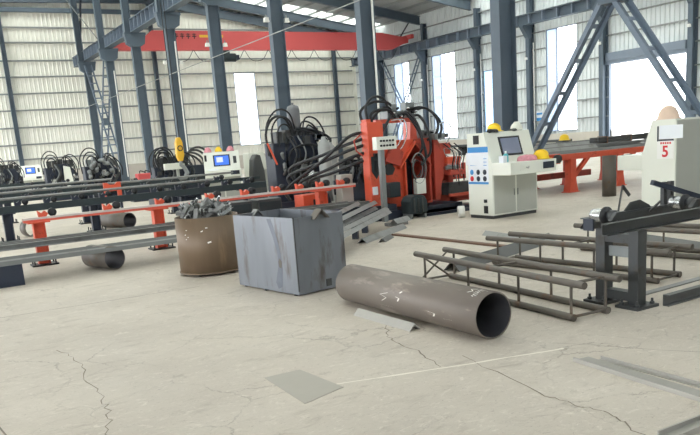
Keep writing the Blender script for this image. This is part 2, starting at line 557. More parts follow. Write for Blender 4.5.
# roof: sheets with translucent skylight strips between, purlins, rafters
def roof_part(mb, y0, y1, xs, up_=0.0, th=0.06):
    for a, b in zip(xs[:-1], xs[1:]):
        vs = []
        for y in (y0, y1):
            for x in (a, b):
                vs += [(x, y, roof_z(x) + up_), (x, y, roof_z(x) + up_ + th)]
        mb.add(vs, [(0, 2, 3, 1), (4, 5, 7, 6), (0, 4, 6, 2), (1, 3, 7, 5), (0, 1, 5, 4), (2, 6, 7, 3)])
SKY = [(3.0, 5.0), (9.2, 11.5), (15.0, 18.0), (21.0, 24.5), (26.5, 30.5), (32.3, 36.7), (38.1, 42.5), (44.3, 48.0), (54.2, 58.0)]  # only the farthest strip is in view, others added and widened for light
mb = MB()
cur = Y0
for a, b in SKY:
    roof_part(mb, cur, a, (X0, 18, XW))
    cur = b
roof_part(mb, cur, YB + .2, (X0, 18, XW))
for a, b in SKY:
    roof_part(mb, a, b, (X0, -2, -1.99))
    roof_part(mb, a, b, (13.5, 18, 20))
    if a == 44.3:
        roof_part(mb, a, b, (28, XW))
roof = struct(mb.build('ceiling', M['roof']), 'grey sheet roof with translucent strips', 'ceiling')
for a, b in SKY:
    mb = MB()
    roof_part(mb, a, b, (-2, 13.5), 0.01, 0.02)
    roof_part(mb, a, b, (20, 28 if a == 44.3 else XW), 0.01, 0.02)
    mb.build('skylight', M['sky_l'], roof)
x = 36.5
while x > X0:
    MB().sect((x, Y0, roof_z(x) - 0.1), (x, YB, roof_z(x) - 0.1), C_sect(0.18, 0.06, 0.012)).build('purlin', M['girt'], roof)
    x -= 1.5
FR = [13.5, 19.35, 25.25, 31.2, 37.05, 43.1, 49.2, 55.5]
YRC = [25.4, 31.2, 37.2, 42.4, 48.7]
def rafter_mesh(y):
    mb = MB()
    for a, b in ((X0, 18), (18, XC + .15)):
        za, zb = roof_z(a) - .2, roof_z(b) - .2
        mb.prism([(a, za), (b, zb), (b, zb - .62), (a, za - .62)], 'y', y - .012, y + .012)
        for dz in (0, -.62):
            mb.prism([(a, za + dz), (b, zb + dz), (b, zb + dz - .03), (a, za + dz - .03)], 'y', y - .13, y + .13)
    return mb
k = 4
for y in FR + [59.0]:
    o = rafter_mesh(y).build('trim_%d' % k, M['steel'])
    struct(o, 'slate blue roof rafter', 'rafter')
    k += 1
o = MB().sect((X0, YB - .4, 12.35), (18.5, YB - .4, 12.35), H_sect(0.25, 0.3, 0.03)).build('trim_%d' % k, M['steel'])
struct(o, 'horizontal slate blue beam high on the back wall', 'beam')

# floor seams and cracks (flush with the slab)
def ribbon(name, pts, wd, m, label):
    mb = MB()
    P = [Vector((p[0], p[1], 0)) for p in pts]
    vs = []
    for i, p in enumerate(P):
        d = (P[min(i + 1, len(P) - 1)] - P[max(i - 1, 0)]).normalized()
        a = Vector((-d.y, d.x, 0)) * wd / 2 * (0.5 + rng.random())
        vs += [p + a + Vector((0, 0, .0015)), p - a + Vector((0, 0, .0015))]
    mb.add(vs, [(2 * i, 2 * i + 1, 2 * i + 3, 2 * i + 2) for i in range(len(P) - 1)])
    return struct(mb.build(name, m), label, 'floor mark')
def jag(pts, amp=0.03, n=6):
    out = []
    for a, b in zip(pts[:-1], pts[1:]):
        for q in range(n):
            t = q / n
            out.append((a[0] + (b[0] - a[0]) * t + rng.uniform(-amp, amp), a[1] + (b[1] - a[1]) * t + rng.uniform(-amp, amp)))
    out.append(pts[-1])
    return out
ribbon('floor_joint', jag([(-3, 8.85), (0.67, 8.72), (2.17, 8.65), (2.9, 8.6)], .01), .012, M['crack'], 'thin dark joint across the floor left of the brown drum')
ribbon('floor_scratch', jag([(2.04, 4.26), (3.08, 3.95), (3.95, 3.72)], .006), .022, M['dust'], 'pale scratched line in front of the steel pipe')
ribbon('floor_crack', jag([(3.41, 5.26), (3.25, 5.0), (3.15, 4.75), (3.17, 4.46), (3.03, 4.0)], .02), .009, M['crack'], 'jagged crack below the steel pipe')
ribbon('floor_crack', jag([(3.3, 4.1), (3.14, 3.16), (3.14, 2.88), (3.18, 2.69), (3.13, 2.52), (3.0, 2.2)], .02), .008, M['crack'], 'long crack towards the bottom right corner')
ribbon('floor_crack', jag([(0.94, 6.71), (1.0, 6.16), (0.92, 5.61), (0.93, 5.02), (0.9, 4.74), (0.8, 4.37), (.7, 4.0)], .03), .007, M['crack'], 'wandering crack on the open floor at the left')
ribbon('floor_crack', [(0.25, 5.1), (0.3, 4.6)], .02, M['crack'], 'short dark slot at the bottom left edge')
ribbon('floor_crack', jag([(4.0, 3.9), (4.6, 2.9)], .02), .005, M['crack'], 'thin crack right of the steel pipe')
# ------------------------------------------------------------------ crane columns
def column(y, x, label, group, big=True, conduit=True, inner=1):
    t = thing('steel_column', label, 'column', (x, y, 0), 0, group)
    w_ = 0.5 if big else 0.46
    sm = M['steel']
    MB().sect((0, 0, 0.02), (0, 0, 8.0), H_sect(w_, 0.3, 0.024), (0, 1, 0)).build('shaft', sm, t)
    MB().box(-.38, .38, -.3, .3, 0, .03).build('base_plate', sm, t)
    top = roof_z(x) - (.84 if True else 0)
    off = -.32 if inner else .1
    MB().sect((off, 0, 8.0), (off, 0, top), H_sect(0.40, 0.3, 0.02), (0, 1, 0)).build('upper_shaft', sm, t)
    b = MB()
    if inner:
        b.box(-.6, .6, -.2, .2, 8.22, 8.35).prism([(-.58, 8.22), (.58, 8.22), (.5, 7.75), (.25, 7.6), (-.25, 7.6), (-.5, 7.75)], 'y', -.17, .17)
    else:
        b.box(-.75, .0, -.17, .17, 7.98, 8.08).prism([(-.75, 7.98), (0, 7.98), (0, 7.3), (-.25, 7.3)], 'y', -.15, .15)
    b.build('bracket', sm, t)
    if conduit:
        MB().tube([(w_ / 2 * .6, -.19, .4), (w_ / 2 * .6, -.19, 7.0)], .035, 8).build('conduit', M['white'], t)
    return t
LC = ['thick slate blue column rising directly behind the white control console with the helmets',
      'slate blue column with a white conduit rising behind the orange punching machine',
      'slate blue column rising behind the dark machine with the grey accumulator',
      'slate blue column rising behind the cream console with the lit blue screen',
      'slate blue column rising behind the yellow crane hook',
      'slate blue column left of the crane hook, above the red valve block',
      'slate blue column standing just right of the far lattice brace',
      'farthest slate blue column under the end of the left crane runway, left of the lattice brace']
for y, l in zip(FR, LC):
    column(y, XR, l, 'inner crane columns', True, y in (19.35, 37.05, 49.2), 1)
RC = ['slate blue column at the right edge of the big doorway', 'slate blue column at the left edge of the big doorway', 'slate blue column of the right wall seen just right of the thick column', 'slate blue column of the right wall between two bright windows', 'slate blue column of the right wall where the red crane bridge ends']
for y, l in zip(YRC, RC):
    column(y, XC, l, 'right wall columns', False, y > 36, 0)

# crane runways
def runway(x, zb, zt, y0, y1, label, rail=True):
    h = zt - zb
    t = thing('crane_runway_beam', label, 'crane beam', (x, y0, zb))
    L = y1 - y0
    MB().box(-.24, .24, 0, L, 0, .04).box(-.24, .24, 0, L, h - .04, h).box(-.01, .01, 0, L, .03, h - .03).build('beam', M['steel'], t)
    MB().box(-.04, .04, 0, L, h, h + .06).build('rail', M['grey'], t)
    st = MB()
    y = .4
    while y < L:
        st.box(-.23, .23, y - .03, y + .03, .035, h - .035)
        y += .75 if x < 20 else 1.2
    st.build('stiffeners', M['steel_l'], t)
    return t
runway(XR, 8.35, 9.05, 5.0, 58.8, 'slate blue crane runway beam climbing to the upper left on the inner columns')
runway(XC - .45, 8.08, 8.72, 5.0, 58.8, 'slate blue crane runway beam along the right wall')

# red crane bridge
YG = 50.2
t = thing('overhead_crane_girder', 'red overhead crane bridge spanning the hall below the roof', 'crane', (XR, YG, 8.35))
prof = [(1.0, 0), (22.1, 0), (23.3, .45), (23.7, .5), (23.7, .95), (22.8, 1.0), (21.2, 1.24), (3.2, 1.24), (2.2, .5), (.75, .45), (.75, .1)]
MB().prism(prof, 'y', -.25, .25).build('girder', M['girder'], t)
for x, z in ((.62, .1), (23.75, .78)):
    MB().box(x - .14, x + .14, -.75, .75, z, z + .3).build('end_carriage', M['girder'], t)
MB().prism([(6.4, .82), (8.1, .82), (8.1, .98), (6.4, .98)], 'y', -.27, -.25).build('yellow_plate', M['hookyel'], t)
g = MB()
for i in range(5):
    x = 4.2 + i * .42
    g.box(x, x + .3, -.262, -.25, .86, .92).box(x, x + .3, -.262, -.25, 1.0, 1.04).box(x + .12, x + .18, -.262, -.25, .72, 1.08)
g.build('lettering', M['black'], t)
g = MB()
for i in range(3):
    g.prism([(19.9 + i * .3, .75), (20.1 + i * .3, .75), (19.95 + i * .3, 1.1), (19.75 + i * .3, 1.1)], 'y', -.262, -.25)
g.build('warning_stripes', M['black'], t)
g = MB()
x = 4.0
while x < 22:
    g.tube(spline([(x, -.35, -.02), (x + .4, -.35, -.62), (x + .9, -.35, -.75), (x + 1.4, -.35, -.6), (x + 1.8, -.35, -.02)], 4), .02, 6)
    x += 1.85
g.build('festoon_cable', M['black'], t)
MB().bar((23.2, .1, 1.0), (24.1, .1, 2.1), .08, .08).build('buffer_arm', M['navy'], t)
t = thing('crane_hoist', 'small dark green hoist hanging under the red crane bridge', 'hoist', (20.7, YG, 7.5))
MB().lathe([(0.01, -.75), (.28, -.75), (.28, .75), (.01, .75)], (0, 0, .38), (1, 0, 0), 20).build('drum_housing', M['green'], t)
MB().box(-.3, .3, -.2, .2, .55, .85).box(-.5, -.2, -.22, .22, .5, .75).build('trolley', M['green'], t)
MB().box(.75, 1.0, -.16, .16, .22, .54).build('motor', M['navy'], t)

# yellow hook on a wire rope in the near bay
t = thing('crane_hook', 'yellow crane hook block hanging in front of the dark machines at the left', 'crane hook', (7.66, 23.1, .95))
MB().prism([(-.06, 0.42), (.06, 0.42), (.12, .6), (.11, 1.0), (.05, 1.16), (-.05, 1.16), (-.11, 1.0), (-.12, .6)], 'y', -.1, .1).build('block', M['hookyel'], t, bevel=.03)
MB().lathe([(.06, -.12), (.09, -.11), (.09, .11), (.06, .12)], (0, 0, .82), (0, 1, 0), 20).build('sheave', M['black'], t)
MB().tube([(0, 0, .44), (0, 0, .3), (.1, 0, .22), (.17, 0, .06), (.1, 0, -.1), (-.06, 0, -.13), (-.16, 0, -.03)], [.05, .06, .06, .07, .07, .06, .03], 10).build('hook', M['grey'], t)
MB().tube([(.04, 0, 1.1), (.06, 0, 9.5)], .014, 6).tube([(-.04, 0, 1.1), (-.06, 0, 9.5)], .014, 6).build('wire_rope', M['black'], t)

# cable strung along the inner columns
tag(MB().tube([(XR - .33, 5.5, 5.62), (XR - .33, 25, 5.5), (XR - .33, 58, 5.3)], .017, 8).build('strung_cable', M['gas']), 'pale cable running along the inner columns high above the machines', 'cable')

# lattice braces between columns
def brace(x, ya, yb, zt, label, sep=.3, n=16, g=.1):
    t = thing('lattice_brace', label, 'cross brace', (x, (ya + yb) / 2, 0))
    h = (yb - ya) / 2
    for s in (1, -1):
        p0, p1 = Vector((0, s * h, .12)), Vector((0, -s * h, zt))
        for q in (-1, 1):
            o = Vector((q * sep / 2, 0, 0))
            MB().sect(p0 + o, p1 + o, L_sect(g, .012), (1, 0, 0) if q < 0 else (-1, 0, 0)).build('chord', M['steel_m'], t)
        for i in range(1, n):
            p = p0.lerp(p1, (i - .5) / n)
            MB().cbox(p, (sep, .09, .012), Matrix.Rotation(math.atan2(zt, -2 * s * h), 3, 'X')).build('batten', M['steel_l'], t)
    MB().box(-.17, .17, -.25, .25, zt / 2 - .2, zt / 2 + .25).build('gusset_plate', M['steel'], t)
    return t
brace(XR, 7.45, 13.3, 8.1, 'large nearby lattice brace crossing in front of the right wall, above the console and cabinet', .3, 13)
brace(XR, 49.5, 55.2, 8.1, 'far lattice brace between the last two inner columns at the left', .5, 15, .09)
brace(XC, 49.1, 54.5, 7.9, 'lattice brace at the far end of the right wall, above the orange machine', .3, 14, .08)
column(6.95, XR, 'slate blue column just outside the right edge, holding the large lattice brace', 'inner crane columns', True, False, 1)
column(54.9, XC, 'slate blue column at the far end of the right wall', 'right wall columns', False, False, 0)

tag(MB().bar((XR + .02, 54.6, 12.5), (XR + .02, 56.9, 9.25), .12, .12).build('brace_bar', M['navy']), 'dark diagonal brace above the far end of the left crane runway', 'brace')
tag(MB().tube([(XR - .8, 55.8, 12.6), (XR + .4, 52.5, 9.2)], .03, 6).build('brace_rod', M['grey']), 'thin pale diagonal rod above the far end of the left crane runway', 'brace')
# small white floodlights on the columns
def flood(x, y, z, label):
    t = thing('floodlight', label, 'lamp', (x, y, z), 0, 'floodlights on the columns')
    MB().prism([(-.07, 0), (.07, 0), (.1, -.15), (-.1, -.15)], 'y', -.06, .06).build('housing', M['white'], t)
    MB().box(-.02, .02, -.02, .02, 0, .1).build('bracket', M['grey'], t)
for y, z, nm in ((25.25, 6.1, 'the column behind the dark accumulator machine'), (31.2, 6.1, 'the column behind the blue screen console'), (37.05, 6.1, 'the column behind the yellow hook')):
    flood(XR - .40, y - .05, z, 'small white floodlight on the left side of ' + nm)
    flood(XR + .40, y - .05, z, 'small white floodlight on the right side of ' + nm)
for y, z, nm in ((25.4, 6.25, 'at the right edge of the doorway'), (31.2, 6.2, 'at the left edge of the doorway'), (37.2, 6.1, 'just right of the thick column'), (42.4, 6.0, 'between two bright windows'), (48.7, 5.95, 'where the red crane bridge ends')):
    flood(XC - .40, y - .05, z, 'small white floodlight on the right wall column ' + nm)

# ------------------------------------------------------------------ foreground: pipe, bins
def steel_pipe(x, y, r, L, label, rz=0.0, group=None, mm='pipe', chalk=False, t=.012):
    """pipe lying on the floor; local +y is its length, base at the near end"""
    T = thing('steel_pipe', label, 'pipe', (x, y, 0), rz, group)
    MB().lathe([(r - t, 0), (r, 0), (r, L), (r - t, L)], (0, 0, r), (0, 1, 0), 56).build('shell', M[mm], T)
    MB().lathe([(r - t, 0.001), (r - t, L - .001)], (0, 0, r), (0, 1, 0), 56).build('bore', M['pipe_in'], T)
    if chalk:
        def on(a, s, k=r + .0015):
            return Vector((math.sin(a) * k, s, r + math.cos(a) * k))
        def stroke(pts, wd):
            mb = MB()
            q = []
            for a, s in pts:
                q += [on(a, s), on(a, s + wd)]
            mb.add(q, [(2 * i, 2 * i + 1, 2 * i + 3, 2 * i + 2) for i in range(len(pts) - 1)])
            return mb
        w_ = MB()
        for pts, wd in (([(-.62 + i * .035, .10 + .03 * math.sin(i * 2.3)) for i in range(18)], .014), ([(-.1, .02), (-.02, .12)], .012), ([(-.45, .2), (-.3, .16), (-.2, .2), (-.05, .15)], .012),
                        ([(-1.75, 1.28), (-1.55, 1.2), (-1.45, 1.3), (-1.3, 1.18)], .014), ([(-1.6, 1.02), (-1.45, 1.0), (-1.4, 1.05)], .02), ([(-1.9, .52), (-1.75, .5), (-1.7, .6)], .02), ([(-1.9, .4), (-1.86, .28)], .012), ([(-1.2, 1.0), (-1.1, .97)], .02), ([(-2.0, 1.35), (-1.96, 1.1)], .012)):
            s_ = stroke(pts, wd)
            w_.add(s_.v, s_.f)
        w_.build('chalk_marks', M['chalk'], T)
        bx = MB()
        for a, b in (((-.02, .1), (.0, .06)), ((.0, .06), (-.015, .02)), ((-.03, .03), (.02, .035))):
            bx.bar((a[0], .02, r * 2 - .03 - .1 + a[1]), (b[0], .02, r * 2 - .03 - .1 + b[1]), .008, .012)
    return T
steel_pipe(3.78, 4.28, .19, 2.11, 'long brown grey steel pipe lying in the foreground, open end towards the right', .01, chalk=True)
tag(MB().sect((3.5, 4.95, 0), (3.48, 5.83, 0), V_sect(.085, .008)).build('angle_bar', M['dusty']), 'short grey angle bar wedged along the foot of the big foreground pipe', 'angle bar')
steel_pipe(2.5, 11.08, .172, .68, 'short grey pipe piece under the front bundle of angle bars, left of the brown drum', .28, mm='tubing')
steel_pipe(4.38, 17.37, .18, 1.0, 'short grey pipe piece under the second conveyor, behind the front roller conveyor', .33, mm='tubing')
steel_pipe(2.4, 18.2, .19, .28, 'short pipe ring on the floor behind the first orange leg', .3, mm='tubing')

# brown drum full of angle offcuts
DX, DY, DR, DH = 3.43, 9.56, .42, .77
T = thing('scrap_drum', 'round brown steel drum full of angle offcuts left of the square bin', 'drum', (DX, DY, 0))
MB().lathe([(DR - .008, .035), (DR, .035), (DR, DH), (DR - .008, DH), (DR - .008, .04), (0, .04)], (0, 0, 0), (0, 0, 1), 56).build('shell', M['drum'], T)
MB().lathe([(DR + .012, .03), (DR + .012, .045), (0, .045), (0, .03), (DR + .012, .03)], (0, 0, 0), (0, 0, 1), 56).build('base_plate', M['drum'], T)
for a in (0.6, 2.2, 3.9, 5.4):
    MB().cbox((math.cos(a) * .3, math.sin(a) * .3, .015), (.08, .04, .03)).build('foot', M['stand'], T)
for a, z, q in ((-2.62, .62, .02), (-2.68, .56, .02), (-2.58, .53, .015), (-2.66, .5, .015), (-1.9, .45, .05), (-2.1, .6, .03), (-1.95, .64, .03)):
    p = Vector((math.cos(a) * (DR + .001), math.sin(a) * (DR + .001), z))
    MB().cbox(p, (.002, q, q * .4), Matrix.Rotation(a, 3, 'Z') @ Matrix.Rotation(.6 * (rng.random() - .3), 3, 'X')).build('pale_scuff', M['chalk'], T)
mb = MB()
n = 24
mb.lathe([(DR - .012, .046), (DR - .012, DH - .07), (DR * .6, DH + .0), (.01, DH + .05)], (DX, DY, 0), (0, 0, 1), 36)
o = mb.build('scrap_fill', M['angle_d'])
tag(o, 'dense grey offcuts filling the brown drum below its rim', 'scrap', kind='stuff')
src = []
SL = 'grey angle offcut lying in the heap in the brown drum'
SH = [((-.13, 0, -.02), (.13, 0, -.02), V_sect(.055, .006), 'angle'), ((-.16, 0, -.02), (.16, 0, -.02), L_sect(.04, .006), 'chrome'), ((-.13, 0, -.02), (.13, 0, -.02), V_sect(.05, .006), 'angle_d'), ((-.09, 0, -.02), (.09, 0, -.02), L_sect(.065, .006), 'angle')]
for i in range(95):
    a, q = rng.random() * 2 * PI, math.sqrt(rng.random()) * .30
    z = DH + .0 + (1 - q / .31) * .10 + rng.random() * .05
    kind = i % 4
    if i < 4:
        o = MB().sect(*SH[i][:3]).build('angle_offcut', M[SH[i][3]])
        tag(o, SL, 'scrap', 'angle offcuts heaped in the brown drum')
        src.append(o)
    else:
        o = src[kind].copy()
        COL.objects.link(o)
    o.location = (DX + math.cos(a) * q, DY + math.sin(a) * q, z)
    o.rotation_euler = (rng.uniform(-1.5, 1.5), rng.choice((-1, 1)) * rng.uniform(.1, 1.1), rng.uniform(0, 6.28))

# square bin
T = thing('steel_bin', 'square open bin of blue grey steel plate beside the brown drum', 'bin', (3.463, 7.0138, 0), .163)
bw, bd, bh, tk = .681, 1.2, .85, .008
z0 = .03
MB().box(0, tk, 0, bd, z0, bh).build('side_plate', M['box'], T)
MB().box(bw - tk, bw, 0, bd, z0, bh).build('side_plate', M['box'], T)
MB().box(tk, bw - tk, 0, tk, z0, bh - .005).build('end_plate', M['box'], T)
MB().box(tk, bw - tk, bd - tk, bd, z0, bh).build('end_plate', M['box'], T)
MB().box(0, bw, 0, bd, z0 - .012, z0).build('floor_plate', M['box'], T)
for p in ((.06, .1), (.06, bd - .1), (bw - .06, .1), (bw - .06, bd - .1), (.05, bd * .55)):
    MB().sect((p[0] - .05, p[1], -.002), (p[0] + .05, p[1], -.002), V_sect(.03, .005)).build('foot', M['stand'], T)
MB().sect((bw * .5, -.07, bh - .04), (bw * .5, .04, bh - .04), V_sect(.15, .012)).build('lifting_lug', M['tubing'], T)
MB().sect((bw * .48, bd - .05, bh - .05), (bw * .48, bd + .05, bh - .05), V_sect(.12, .012)).build('lifting_lug', M['angle'], T)
wd = MB()
for i in range(16):
    wd.cbox((.004, .004, .08 + i * .05), (.012, .012, .05))
wd.build('weld_seam', M['stand'], T)
MB().prism([(.42, bh - .02), (.50, bh - .02), (.40, .62), (.345, .45), (.35, .3), (.42, .12), (.38, .05), (.30, .08), (.27, .28), (.285, .46), (.33, .62)], 'x', -.0015, .0).build('heat_stain', M['heat'], T)
MB().prism([(.27, .36), (.31, .4), (.34, .36), (.33, .3), (.29, .29)], 'x', -.003, -.0015).build('rust_spot', M['tubing'], T)
MB().box(bw * .56, bw * .66, -.012, 0, .05, .13).build('patch_plate', M['stand'], T)

# pipe trestles: two top rails, two bottom rails
def trestle(x, y0, y1, wd, h, label, verts, skew=0.0, xb=True, leg='low pipe trestles'):
    T = thing('pipe_trestle', label, 'trestle', (x, y0, 0), skew, leg)
    L = y1 - y0
    r = .031
    for s in (0, wd):
        MB().tube([(s, .0, h), (s, L, h)], r, 14).build('top_rail', M['tubing'], T)
        MB().tube([(s + .0, .12, r), (s, L - .1, r)], r, 14).build('bottom_rail', M['tubing'], T)
        for v in verts:
            MB().tube([(s, L * v, r), (s, L * v, h)], .013, 8).build('upright', M['tubing'], T)
    for v, z in ((.06, h), (.06, r), (.97, r), (.5, h)):
        MB().tube([(0, L * v, z), (wd, L * v, z)], .013, 8).build('cross_bar', M['tubing'], T)
    if xb:
        MB().tube([(0, L * .97, r), (wd, L * .97, h)], .011, 8).tube([(0, L * .97, h), (wd, L * .97, r)], .011, 8).build('cross_brace', M['tubing'], T)
    return T
trestle(4.58, 4.08, 6.67, .385, .32, 'nearest low pipe trestle, just behind the open end of the big pipe', (.06, .32, .62, .93), -.075)
trestle(6.24, 4.5, 6.9, .40, .32, 'second low pipe trestle, passing behind the dark roller stand', (.08, .36, .66, .93), .09, False)
trestle(7.62, 4.75, 6.75, .40, .32, 'farthest low pipe trestle, behind the roller stand in front of cabinet five', (.1, .5, .9), .12, False)

# ------------------------------------------------------------------ roller stand on the right
T = thing('roller_conveyor_stand', 'dark grey steel stand carrying a short roller conveyor at the right', 'roller stand', (5.33, 4.33, 0))
xr0, xr1 = -.46, 1.9
for yy in (-.165, .19):
    MB().box(-.055, .055, yy - .05, yy + .05, .02, .675).build('leg', M['stand'], T)
    MB().box(-.14, .14, yy - .12, yy + .12, 0, .025).build('base_plate', M['stand'], T)
    for sx in (-.1, .1):
        for sy in (-.08, .08):
            MB().tube([(sx, yy + sy, .02), (sx, yy + sy, .075)], .011, 8).lathe([(.022, 0), (.022, .02), (.001, .02)], (sx, yy + sy, .026), (0, 0, 1), 6, False).build('bolt', M['stand'], T)
for z in (.09, .60):
    MB().box(-.05, .05, -.165, .19, z - .04, z + .04).build('cross_beam', M['stand'], T)
MB().box(-.012, .012, -.1, .13, .43, .52).build('tie_plate', M['grey'], T)
MB().sect((xr0, -.17, .735), (xr1, -.17, .735), C_sect(.10, .06, .009)).build('side_rail', M['stand'], T)
MB().sect((xr0 + .23, .2, .735), (xr1, .2, .735), C_sect(.10, -.06, .009)).build('side_rail', M['stand'], T)
MB().box(xr0 + .21, xr0 + .23, .1, .21, .68, .785).build('end_plate', M['navy'], T)
for i, xx in enumerate((-.2, .88)):
    MB().lathe([(.0, -.10), (.035, -.10), (.055, -.08), (.058, .0), (.045, .04), (.0, .04)], (xx, .06, .815), (0, -1, 0), 26).build('roller', M['chrome'], T)
    MB().lathe([(.0, .045), (.078, .05), (.078, .07), (.0, .075)], (xx, .06, .815), (0, -1, 0), 26).build('flange_disc', M['black'], T)
    MB().lathe([(.028, .06), (.05, .09), (.05, .14), (.03, .15), (.0, .15)], (xx + .01, .05, .815), (0, -1, 0), 20).build('bearing', M['stand'], T)
    MB().prism([(xx - .09, .785), (xx + .13, .785), (xx + .06, .85), (xx - .02, .85)], 'y', -.13, -.09).build('bearing_foot', M['stand'], T)
MB().bar((.76, .27, 1.01), (1.3, .05, .8), .06, .045).build('guide_bar', M['navy'], T)
for xx in (.92, 1.02):
    MB().bar((xx, .26, .74), (xx, .26, 1.0), .04, .05).build('guide_post', M['stand'], T)
MB().prism([(.3, .76), (.42, .86), (.55, .87), (.68, .81), (.74, .76)], 'y', .24, .252).build('guide_plate', M['stand'], T)
MB().bar((.32, .3, .78), (.5, .4, 1.0), .012, .03).bar((.5, .4, 1.0), (.6, .4, .9), .012, .03).build('bracket', M['stand'], T)
MB().bar((.58, .16, .76), (.66, .1, .85), .035, .015).build('stop_bar', M['stand'], T)

def lbar(name, p0, p1, sec, m, label, cat='angle bar', group=None, upv=(0, 0, 1)):
    return tag(MB().sect(p0, p1, sec, upv).build(name, M[m]), label, cat, group)
lbar('channel_bar', (5.5, 4.03, .05), (7.4, 4.08, .05), C_sect(.1, .06, .008), 'angle_d', 'dark channel bar on the floor pointing right from the foot of the roller stand', 'channel bar')
lbar('flat_bar', (5.6, 4.42, .006), (7.4, 4.5, .006), [(-.04, -.006), (.04, -.006), (.04, .006), (-.04, .006)], 'angle', 'thin flat bar on the floor behind the dark channel at the stand foot', 'flat bar')
lbar('angle_bar', (3.83, 3.45, 0), (3.73, 2.1, 0), [(-.07, 0), (.07, 0), (.07, .03), (.058, .03), (.058, .01), (-.07, .01)], 'dusty', 'light grey angle bar lying flat on the floor at lower right', 'angle bar')
lbar('angle_bar', (3.93, 3.36, 0), (3.91, 2.1, 0), L_sect(.028, .005), 'dusty', 'thin dark bar beside the light grey angle bar at lower right', 'flat bar')
lbar('channel_bar', (3.1, 2.24, 0), (4.4, 2.22, 0), [(-.05, 0), (.05, 0), (.05, .035), (.04, .035), (.04, .01), (-.04, .01), (-.04, .035), (-.05, .035)], 'dusty', 'grey channel bar cut off by the bottom right corner', 'channel bar')
lbar('flat_bar', (6.95, 10.3, .014), (7.05, 7.35, .014), [(-.05, -.014), (.05, -.014), (.05, .014), (-.05, .014)], 'rust', 'long rusty flat bar on the floor pointing away behind the nearest trestle', 'flat bar')
lbar('angle_bar', (5.42, 6.85, .004), (7.75, 7.55, .004), V_sect(.17, .01), 'angle_d', 'wide dark folded angle lying slanted on the floor between the first two trestles', 'angle bar')
lbar('angle_bar', (7.75, 8.9, 0), (7.5, 7.0, 0), V_sect(.1, .008), 'angle', 'grey angle bar on the floor behind the far end of the farthest trestle', 'angle bar')
lbar('angle_bar', (8.6, 7.0, 0), (8.1, 4.9, 0), V_sect(.12, .008), 'angle_d', 'dark angle bar on the floor behind the farthest trestle at the right edge', 'angle bar')
o = MB().add([(1.97, 4.67, .001), (2.25, 4.66, .001), (2.29, 4.1, .001), (1.94, 3.99, .001), (1.97, 4.67, .004), (2.25, 4.66, .004), (2.29, 4.1, .004), (1.94, 3.99, .004)], [(0, 1, 2, 3), (7, 6, 5, 4), (0, 4, 5, 1), (1, 5, 6, 2), (2, 6, 7, 3), (3, 7, 4, 0)]).build('floor_plate', M['patch'])
tag(o, 'smooth grey square plate set flush in the concrete in the foreground', 'plate')

# ------------------------------------------------------------------ bundles of angles
GRP = 'grey angle bars lying in the front bundle'
LB = ['lower angle bar nearest the camera in the long bundle left of the drum', 'second long angle bar of the front bundle, just behind the nearest one', 'third long angle bar of the front bundle at the left', 'rearmost long angle bar of the front bundle under the orange rail']
for i, (y, z, a, b) in enumerate(((10.98, .29, 0.9, 4.6), (11.17, .29, 0.4, 4.9), (11.36, .29, -.6, 5.0), (11.54, .29, -.2, 5.3))):
    lbar('angle_bar', (a, y, z), (b, y + .03, z), V_sect(.075, .009), 'angle' if i == 1 else 'angle_d', LB[i], 'angle bar', GRP)
for x, l in ((1.12, 'dark steel block at the left edge carrying the front bundle'), (4.55, 'dark steel block behind the brown drum carrying the front bundle')):
    tag(MB().box(x - .45, x + .1, 10.9, 11.65, 0, .29).build('support_block', M['navy']), l, 'support')
LU = ['front grey channel of the rear bundle running behind drum and bin', 'middle grey channel of the rear bundle running behind drum and bin', 'back grey channel of the rear bundle running behind drum and bin']
for i, (y, a, b) in enumerate(((11.95, -.5, 7.55), (12.17, -.9, 7.45), (12.39, -.7, 7.3))):
    lbar('channel_bar', (a, y, .435), (b, y, .435), C_sect(.08, .07, .01), 'angle_d' if i else 'angle', LU[i], 'channel bar', 'channels of the rear bundle')
for x, l in ((.2, 'low dark trestle carrying the rear bundle at the left'), (5.6, 'low dark trestle carrying the rear bundle behind the square bin'), (7.0, 'low dark trestle under the right end of the rear bundle')):
    T = thing('low_trestle', l, 'trestle', (x, 12.17, 0))
    MB().box(-.06, .06, -.32, .32, .32, .395).build('beam', M['navy'], T)
    for yy in (-.26, .26):
        MB().box(-.05, .05, yy - .05, yy + .05, 0, .32).build('leg', M['navy'], T)
LF = ['lowest angle bar of the fan sticking out right of the square bin', 'second angle bar from below in the fan right of the square bin', 'third angle bar of the fan right of the square bin', 'long pale angle bar high in the fan right of the square bin', 'topmost angle bar of the fan right of the square bin']
for i, (p, q) in enumerate((((4.95, 8.75, .285), (7.45, 11.15, .285)), ((4.75, 8.85, .285), (7.7, 11.6, .30)), ((4.6, 8.95, .285), (7.55, 11.75, .315)), ((4.75, 9.0, .39), (7.45, 11.6, .44)), ((4.55, 9.15, .38), (7.2, 11.8, .44)))):
    lbar('angle_bar', p, q, V_sect(.08, .01), 'angle', LF[i], 'angle bar', 'angle bars fanned out right of the bin')
T = thing('support_cradle', 'dark steel cradle under the fan of angle bars right of the bin', 'support', (6.6, 10.8, 0), .8)
MB().box(-.45, .45, -.06, .06, .2, .28).build('beam', M['navy'], T)
for xx in (-.38, .38):
    MB().box(xx - .05, xx + .05, -.05, .05, 0, .2).build('leg', M['navy'], T)
T = thing('support_cradle', 'dark steel cradle hidden behind the square bin under the fan of bars', 'support', (5.05, 9.25, 0), .8)
MB().box(-.4, .4, -.06, .06, .19, .275).build('beam', M['navy'], T)
for xx in (-.34, .34):
    MB().box(xx - .05, xx + .05, -.05, .05, 0, .19).build('leg', M['navy'], T)
